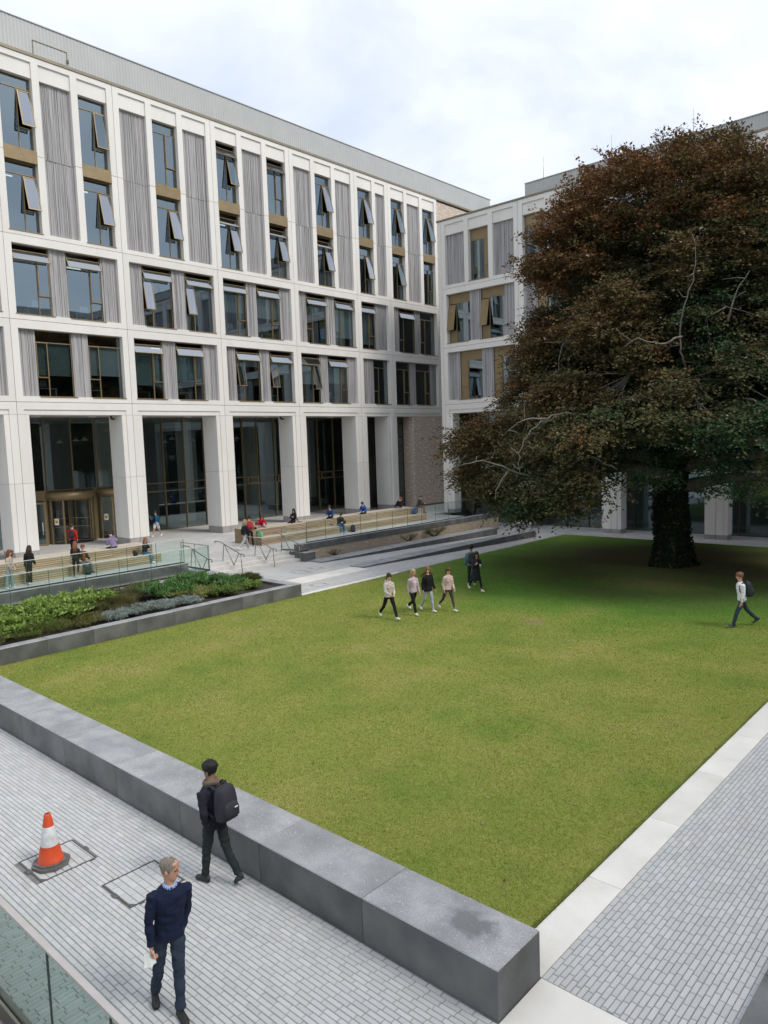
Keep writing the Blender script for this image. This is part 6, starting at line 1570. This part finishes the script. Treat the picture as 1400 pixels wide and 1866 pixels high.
# ---- foreground man in navy jumper, looking to his left
man, A = person('man in navy jumper and dark trousers holding folded white papers', (-7.30, 4.07, 0), (0.93, -0.30), (NAVY, (0.034, 0.048, 0.074)),
    dict(lean=3, head=(58, 2), la=(-14, 7, 34, 18), ra=(6, 9, 12, 6), ll=(13, 0, 4), rl=(-10, 1, 12), foot=(0, 8), curl=(40, 42)), h=1.79, build=1.05, legw='straight', hair=('crop', (0.24, 0.205, 0.165)), vox=0.0062,
    collar=(0.30, 0.42, 0.70), shoe=(0.014, 0.013, 0.013), skin=(0.56, 0.30, 0.20), group=ROAM, top=0.012)
man.rotation_euler.y = R_(-3.5)
hp, d2, inn, sdv = A['hands'][1]
pw_ = to_world(man, hp)
pp = thing('folded_papers', 'folded white papers held in the hand of the man in navy', 'papers', pw_, A['rz'] + 1.25)
b = MB()
for q in range(4):
    x_ = -0.014 + 0.007 * q; b.add([(x_, -0.06 - 0.005 * q, -0.10), (x_ + 0.014 * (-1) ** q, 0.0, -0.105 - 0.006 * q), (x_ - 0.006, 0.055, -0.095 + 0.008 * q), (x_, -0.055, 0.03), (x_ + 0.010 * (-1) ** q, 0.0, 0.028), (x_, 0.05, 0.035)], [(0, 1, 4, 3), (1, 2, 5, 4)])
b.build('sheet', 'paper', pp, (0, 0, 0), (R_(10), R_(-25), 0))
# ---- foreground young man seen from behind
yr = person('young man in dark padded jacket with taupe scarf walking away along the seat wall', (-8.98, 5.93, 0), (-0.99, -0.06), ((0.020, 0.020, 0.030), (0.024, 0.030, 0.030)),
    dict(lean=4, head=(16, 2), la=(-16, 12, 46, 22), ra=(-20, 12, 50, 18), ll=(11, 2, 4), rl=(-15, 1, 22), foot=(0, 36), curl=(60, 60)), h=1.80, legw='straight', hair=('short', (0.012, 0.010, 0.010)), vox=0.0062,
    scarf=(0.165, 0.125, 0.095), shoe=(0.022, 0.024, 0.024), skin=(0.30, 0.17, 0.11), group=ROAM, top=0.017, coat=0.06)
wear(yr, 'black backpack with a small white tag on the young man beside the seat wall', (0.022, 0.022, 0.032), 1.12, (0.02,), 0.055, 0.02)
# ---- four women walking across the lawn
dirw = (0.96, -0.28)
w1 = person('woman with dark ponytail in cream jacket, leftmost of the four on the lawn', (-17.70, 19.55, 0.012), dirw, ((0.56, 0.50, 0.45), BLK), dict(lean=4, head=(-15, 12), la=(14, 8, 50, 28), ra=(16, 8, 48, 30), ll=(26, 3, 6), rl=(-26, 2, 20), foot=(-10, 24)), h=1.70, female=True, hair=('tail', (0.040, 0.022, 0.015)), legw='straight', vox=0.012, shoe=WHITE, skin=PALE, group=ROAM, top=0.014, hood=True)
w2 = person('blonde woman in black bottoms and pale pink top, second of four on the lawn', (-17.42, 20.60, 0.012), dirw, ((0.50, 0.42, 0.44), BLK), dict(lean=2, head=(-20, 6), la=(10, 8, 20, 6), ra=(-14, 8, 18, 4), ll=(-22, 0, 34), rl=(18, -3, 6), foot=(26, -6)), h=1.68, female=True, hair=('long', (0.50, 0.36, 0.20)), legw='straight', vox=0.012, shoe=WHITE, skin=PALE, group=ROAM, top=0.010, open_front=(0.70, 0.52, 0.60))
w3 = person('woman with wind-blown auburn hair in black fleece and pale jeans, third on the lawn', (-17.25, 21.25, 0.012), dirw, (BLK, (0.40, 0.46, 0.52)), dict(lean=2, head=(-34, 4), la=(8, 10, 22, 0), ra=(-12, 10, 26, 0), ll=(18, 0, 8), rl=(-14, 2, 26), foot=(-6, 18)), h=1.68, female=True, hair=('blown', (0.25, 0.115, 0.05)), legw='slim', vox=0.012, shoe=WHITE, skin=PALE, group=ROAM, top=0.024, coat=0.06)
w4 = person('woman in pale pink sweatshirt and mauve leggings, rightmost of the four on the lawn', (-16.70, 21.75, 0.012), dirw, ((0.60, 0.46, 0.42), (0.075, 0.048, 0.058)), dict(lean=5, head=(-12, 16), la=(12, 8, 30, 10), ra=(-10, 9, 26, 6), ll=(22, 2, 8), rl=(-22, 2, 26), foot=(-8, 26)), h=1.66, female=True, hair=('tail', (0.11, 0.050, 0.025)), legw='slim', vox=0.012, shoe=WHITE, skin=PALE, group=ROAM, top=0.018)
# ---- pair behind them
c1 = person('woman in long charcoal coat holding a blue cup on the lawn', (-17.95, 25.35, 0.012), (0.90, -0.45), ((0.026, 0.027, 0.036), BLK), dict(lean=7, head=(-10, 10), la=(16, 8, 95, 22), ra=(20, 10, 118, 14), ll=(24, 2, 6), rl=(-22, 2, 24), foot=(-6, 24), curl=(50, 60)), h=1.70, female=True, hair=('mid', (0.012, 0.010, 0.010)), legw='slim', vox=0.013, shoe=WHITE, skin=(0.46, 0.27, 0.19), group=ROAM, top=0.030, coat=0.36)
hp = c1[1]['hands'][0][0]; q = to_world(c1[0], hp + c1[1]['hands'][0][2] * 0.02)
cup = thing('paper_cup', 'pale blue cup in the hand of the woman in the charcoal coat', 'cup', (q[0], q[1], q[2] - 0.05))
mat('cup_blue', (0.42, 0.58, 0.78), 0.5); MB().lathe([(0.001, 0), (0.032, 0), (0.042, 0.115), (0.044, 0.12), (0.040, 0.125), (0.001, 0.125)], 16).build('cup_body', 'cup_blue', cup); MB().lathe([(0.044, 0.120), (0.044, 0.130), (0.001, 0.134)], 16).build('lid', 'white_paint', cup)
c2 = person('person in teal jacket walking away behind the woman in the charcoal coat', (-18.78, 26.20, 0.012), (-0.62, 0.78), ((0.10, 0.17, 0.21), (0.03, 0.035, 0.04)), dict(lean=3, head=(0, 2), la=(8, 10, 24, 0), ra=(-10, 10, 22, 0), ll=(16, 2, 4), rl=(-16, 2, 18)), h=1.78, hair=('short', (0.012, 0.010, 0.010)), vox=0.014, shoe=(0.5, 0.5, 0.5), skin=(0.34, 0.2, 0.14), group=ROAM, top=0.02)
wear(c2, 'black backpack on the person in teal behind the charcoal coat', (0.012, 0.013, 0.016), 1.0)
# ---- man in white shirt
ws = person('man in white shirt and dark trousers striding left across the lawn by the tree', (-7.40, 25.30, 0.012), (-0.78, -0.62), (WHITE, (0.035, 0.050, 0.068)), dict(lean=7, head=(4, 4), la=(6, 8, 12, 4), ra=(-18, 8, 22, 4), ll=(26, 2, 10), rl=(-30, 2, 16), foot=(-12, 36)), h=1.80, hair=('short', (0.22, 0.10, 0.05)), legw='straight', vox=0.012, shoe=(0.03, 0.035, 0.045), sole=(0.55, 0.55, 0.55), skin=(0.58, 0.33, 0.25), group=ROAM, top=0.012)
wear(ws, 'dark navy backpack on the man in the white shirt', (0.018, 0.022, 0.034), 1.12)
# ---- on the terrace
TZ = 0.482
person('man in blue top and white shorts walking past the columns', (-45.45, 26.75, TZ), (0.35, -0.90), ((0.025, 0.125, 0.24), (0.68, 0.70, 0.74)), dict(lean=2, la=(-10, 10, 26, 0), ra=(30, 20, 130, 10), ll=(-16, 2, 18), rl=(18, 2, 4), foot=(20, -6), head=(0, 14)), h=1.78, bottoms='shorts', hair=('short', (0.03, 0.02, 0.015)), vox=0.018, shoe=WHITE, skin=(0.50, 0.29, 0.21), group=ROAM, open_front=(0.02, 0.022, 0.03))
person('woman with long red hair in beige top by the left timber bench', (-34.15, 12.75, TZ), (0.80, 0.60), ((0.46, 0.38, 0.31), (0.27, 0.33, 0.33)), dict(lean=6, head=(-10, 8), la=(10, 6, 40, 20), ra=(14, 8, 36, 16), ll=(4, 4, 4), rl=(-4, 4, 4)), h=1.70, female=True, hair=('long', (0.20, 0.060, 0.025)), legw='loose', vox=0.018, shoe=WHITE, skin=PALE, group=SIT, top=0.012)
person('person in light blue jeans partly hidden behind the red-haired woman', (-34.72, 13.0, TZ), (0.3, 0.95), ((0.45, 0.34, 0.33), (0.11, 0.20, 0.33)), dict(lean=8, head=(20, 10), la=(20, 6, 50, 20), ra=(10, 8, 36, 16), ll=(6, 3, 6), rl=(-6, 3, 8)), h=1.62, female=True, hair=('mid', (0.13, 0.07, 0.035)), legw='slim', vox=0.02, shoe=WHITE, skin=PALE, group=SIT, top=0.012)
bw1 = person('woman in black padded jacket and black flared trousers beside the left bench', (-34.55, 13.75, TZ), (-0.55, 0.80), (BLK, BLK), dict(lean=12, head=(10, 10), la=(6, 8, 20, 6), ra=(14, 10, 30, 8), ll=(8, 4, 4), rl=(-8, 4, 8)), h=1.74, female=True, hair=('long', (0.045, 0.022, 0.015)), legw='flare', vox=0.018, shoe=WHITE, skin=PALE, group=SIT, top=0.028, coat=0.04)
ry = person('person in red and yellow jacket walking to the entrance doors', (-42.3, 19.45, TZ), (-0.75, 0.62), ((0.50, 0.015, 0.015), (0.02, 0.02, 0.03)), dict(lean=3, head=(-35, 0), la=(10, 10, 26, 0), ra=(-12, 10, 24, 0)), h=1.76, hair=('short', (0.07, 0.035, 0.018)), vox=0.02, shoe=BLK, skin=PALE, group=ROAM, top=0.026, open_front=(0.80, 0.42, 0.02))
wear(ry, 'black backpack on the person in the red and yellow jacket', BLK, 1.0)
person('woman in black top standing in front of the seated man on the left bench', (-34.55, 15.95, TZ), (-0.80, 0.55), (BLK, BLK), dict(lean=6, head=(10, 8), la=(10, 10, 60, 20), ra=(4, 12, 40, 10), ll=(6, 3, 4), rl=(-14, 3, 30), foot=(0, 30)), h=1.66, female=True, hair=('long', (0.24, 0.10, 0.04)), legw='slim', vox=0.018, shoe=(0.05, 0.05, 0.055), sole=WHITE, skin=PALE, group=SIT, top=0.018)
person('man in dark jacket over rust shirt sitting on the left bench', (-35.30, 16.62, TZ), (0.95, 0.25), ((0.045, 0.030, 0.026), (0.15, 0.18, 0.21)), dict(lean=8, head=(-20, 4), la=(24, 14, 60, 14), ra=(14, 24, 70, -6), ll=(84, 8, 82), rl=(82, 10, 84)), h=1.78, seat=0.45, hair=('short', (0.20, 0.085, 0.035)), vox=0.018, shoe=(0.02, 0.02, 0.025), sole=WHITE, skin=PALE, group=SIT, top=0.02, open_front=(0.34, 0.10, 0.03))
backpack('dark green backpack on the ground by the seated man on the left bench', (0.030, 0.050, 0.045), (-34.62, 16.55, TZ), 1.2, 0.0, 0.95, None, True, True)
person('person in lilac hooded top sitting with back to us on the left bench', (-36.05, 18.72, TZ), (-0.95, -0.15), ((0.25, 0.20, 0.33), (0.05, 0.05, 0.07)), dict(lean=22, head=(0, 20), la=(40, 10, 60, 24), ra=(40, 10, 60, 24), ll=(82, 8, 70), rl=(82, 8, 70)), h=1.70, seat=0.90, hair=('short', (0.05, 0.02, 0.015)), vox=0.02, shoe=BLK, skin=PALE, group=SIT, top=0.035, hood=True)
sj = person('woman in jeans and black jacket sitting at the right end of the left bench', (-35.40, 20.05, TZ), (0.95, 0.30), (BLK, (0.085, 0.17, 0.30)), dict(lean=10, head=(-15, 6), la=(30, 12, 75, 24), ra=(30, 10, 80, 20), ll=(84, 4, 84), rl=(80, -6, 60)), h=1.68, female=True, seat=0.45, hair=('long', (0.30, 0.14, 0.06)), vox=0.018, shoe=WHITE, skin=PALE, group=SIT, top=0.018, legw='straight')
backpack('black bag lying on the left bench beside the seated woman in jeans', (0.012, 0.012, 0.014), (-35.35, 19.52, TZ + 0.455), 0.6, 0.5, 0.75, None, False, True)
# group at the left end of the right bench
person('person in black jacket and pale grey trousers walking at the end of the right bench', (-34.4, 25.85, TZ), (0.15, 0.98), ((0.022, 0.022, 0.025), (0.42, 0.40, 0.42)), dict(lean=4, la=(-14, 10, 24, 0), ra=(24, 10, 60, 10), ll=(22, 3, 6), rl=(-24, 3, 22), foot=(-8, 24)), h=1.76, hair=('mid', (0.40, 0.27, 0.15)), vox=0.018, shoe=WHITE, skin=PALE, group=SIT, top=0.032, legw='loose')
rb_ = person('person in tan top with red backpack at the end of the right bench', (-35.5, 27.05, TZ), (-0.75, 0.45), ((0.40, 0.24, 0.12), BLK), dict(lean=6, head=(10, 6), la=(12, 10, 40, 0), ra=(6, 10, 40, 4), ll=(4, 4, 4), rl=(-6, 4, 6)), h=1.78, hair=('short', (0.04, 0.022, 0.015)), vox=0.018, shoe=BLK, skin=PALE, group=SIT, top=0.03)
wear(rb_, 'crimson backpack on the person in tan at the bench end', (0.42, 0.012, 0.035), 1.05)
person('person in black hooded jacket sitting at the left end of the right bench', (-36.2, 27.75, TZ), (0.5, 0.7), ((0.02, 0.02, 0.024), BLK), dict(lean=26, head=(10, 16), la=(40, 10, 60, 20), ra=(40, 10, 60, 20), ll=(84, 10, 84), rl=(82, 10, 84)), h=1.70, seat=0.45, hair=('short', (0.10, 0.05, 0.03)), vox=0.02, shoe=BLK, skin=PALE, group=SIT, top=0.03)
mat('bag_mint', (0.18, 0.62, 0.36), 0.6); gb = thing('tote_bag', 'mint green bag beside the people at the left end of the right bench', 'bag', (-35.55, 27.85, TZ + 0.46))
b = MB(); b.prism([(-0.16, 0), (0.16, 0), (0.19, 0.12), (0.17, 0.28), (-0.17, 0.28), (-0.19, 0.12)], -0.07, 0.07); b.build('bag_body', 'bag_mint', gb, fix=True); MB().tube([(-0.08, 0, 0.27), (-0.06, 0, 0.42), (0.06, 0, 0.42), (0.08, 0, 0.27)], 0.012, 6).build('handle', 'bag_mint', gb)
def sitter(label, x, y, col, bot, hairc, tier, face=(0.95, -0.2), hk='short', lean=14, legs=(84, 6, 84), fem=False, arms=(38, 10, 70, 22), **kw):
    sz = 0.45 * tier
    return person(label, (x, y, TZ), face, (col, bot), dict(lean=lean, head=kw.pop('head', (0, 16)), la=arms, ra=arms, ll=legs, rl=(legs[0] - 3, legs[1], legs[2] - 3)), h=1.68 if fem else 1.74, female=fem, seat=sz, hair=(hk, hairc), vox=0.02, shoe=kw.pop('shoe', BLK), skin=PALE, group=SIT, top=0.024, **kw)
def laptop(label, x, y, z, rz, col='dark_metal'):
    r_ = thing('laptop', label, 'laptop', (x, y, z), rz)
    MB().box(-0.16, 0.16, -0.11, 0.11, 0, 0.018).build('keyboard', col, r_); MB().box(-0.16, 0.16, -0.006, 0.006, 0.0, 0.22).build('screen', col, r_, (0, 0.11, 0.012), (R_(-18), 0, 0))
sitter('person in bright red top leaning over the upper tier of the right bench', -36.6, 28.75, (0.50, 0.014, 0.03), (0.30, 0.32, 0.36), (0.16, 0.05, 0.02), 2, (0.85, -0.35), 'long', 34, (84, 10, 110), True, (45, 26, 60, 20))
sitter('person in black with laptop reclining on the upper tier of the right bench', -36.7, 31.5, (0.015, 0.015, 0.018), BLK, (0.035, 0.02, 0.015), 2, (0.35, -0.93), 'mid', -14, (84, 6, 20), True, (20, 12, 80, 20))
laptop('dark laptop in front of the reclining person in black', -36.55, 31.95, TZ + 0.91, 2.6)
sitter('person in navy and blue jacket sitting on the upper tier of the right bench', -36.4, 34.6, (0.03, 0.075, 0.20), (0.03, 0.03, 0.04), (0.05, 0.03, 0.02), 2, (0.5, -0.8), 'short', 24, (86, 8, 60))
sitter('person in dark top and blue jeans sitting with an open laptop on the lower tier', -35.35, 34.35, (0.035, 0.045, 0.045), (0.12, 0.24, 0.38), (0.10, 0.05, 0.03), 1, (0.93, -0.2), 'short', 20, (84, 4, 76), shoe=WHITE, head=(0, 26))
laptop('open dark laptop on the knees of the person in jeans on the right bench', -34.90, 34.25, TZ + 0.62, -1.35)
backpack('navy backpack on the ground in front of the right bench', (0.022, 0.032, 0.065), (-34.72, 35.0, TZ), 1.0, 0.0, 1.05, None, True, True)
sitter('person in royal blue hooded top bending forward on the right bench', -36.4, 37.9, (0.035, 0.10, 0.36), (0.03, 0.03, 0.04), (0.04, 0.02, 0.015), 2, (0.4, -0.9), 'short', 30, (86, 8, 70), hood=True)
sitter('person in black top leaning forward near the far end of the right bench', -36.9, 41.9, (0.014, 0.014, 0.016), (0.30, 0.28, 0.27), (0.22, 0.11, 0.05), 2, (0.7, 0.7), 'short', 36, (84, 8, 80))
sitter('person in dark top and tan trousers sitting at the far end of the right bench', -35.75, 43.2, (0.05, 0.055, 0.06), (0.30, 0.155, 0.05), (0.12, 0.05, 0.025), 2, (0.85, 0.5), 'short', 16, (84, 6, 84), shoe=(0.2, 0.1, 0.04))
backpack('bright blue backpack behind the person in tan trousers on the right bench', (0.02, 0.14, 0.42), (-35.6, 42.55, TZ + 0.46), 2.2, 0.0, 1.05, None, False, True)
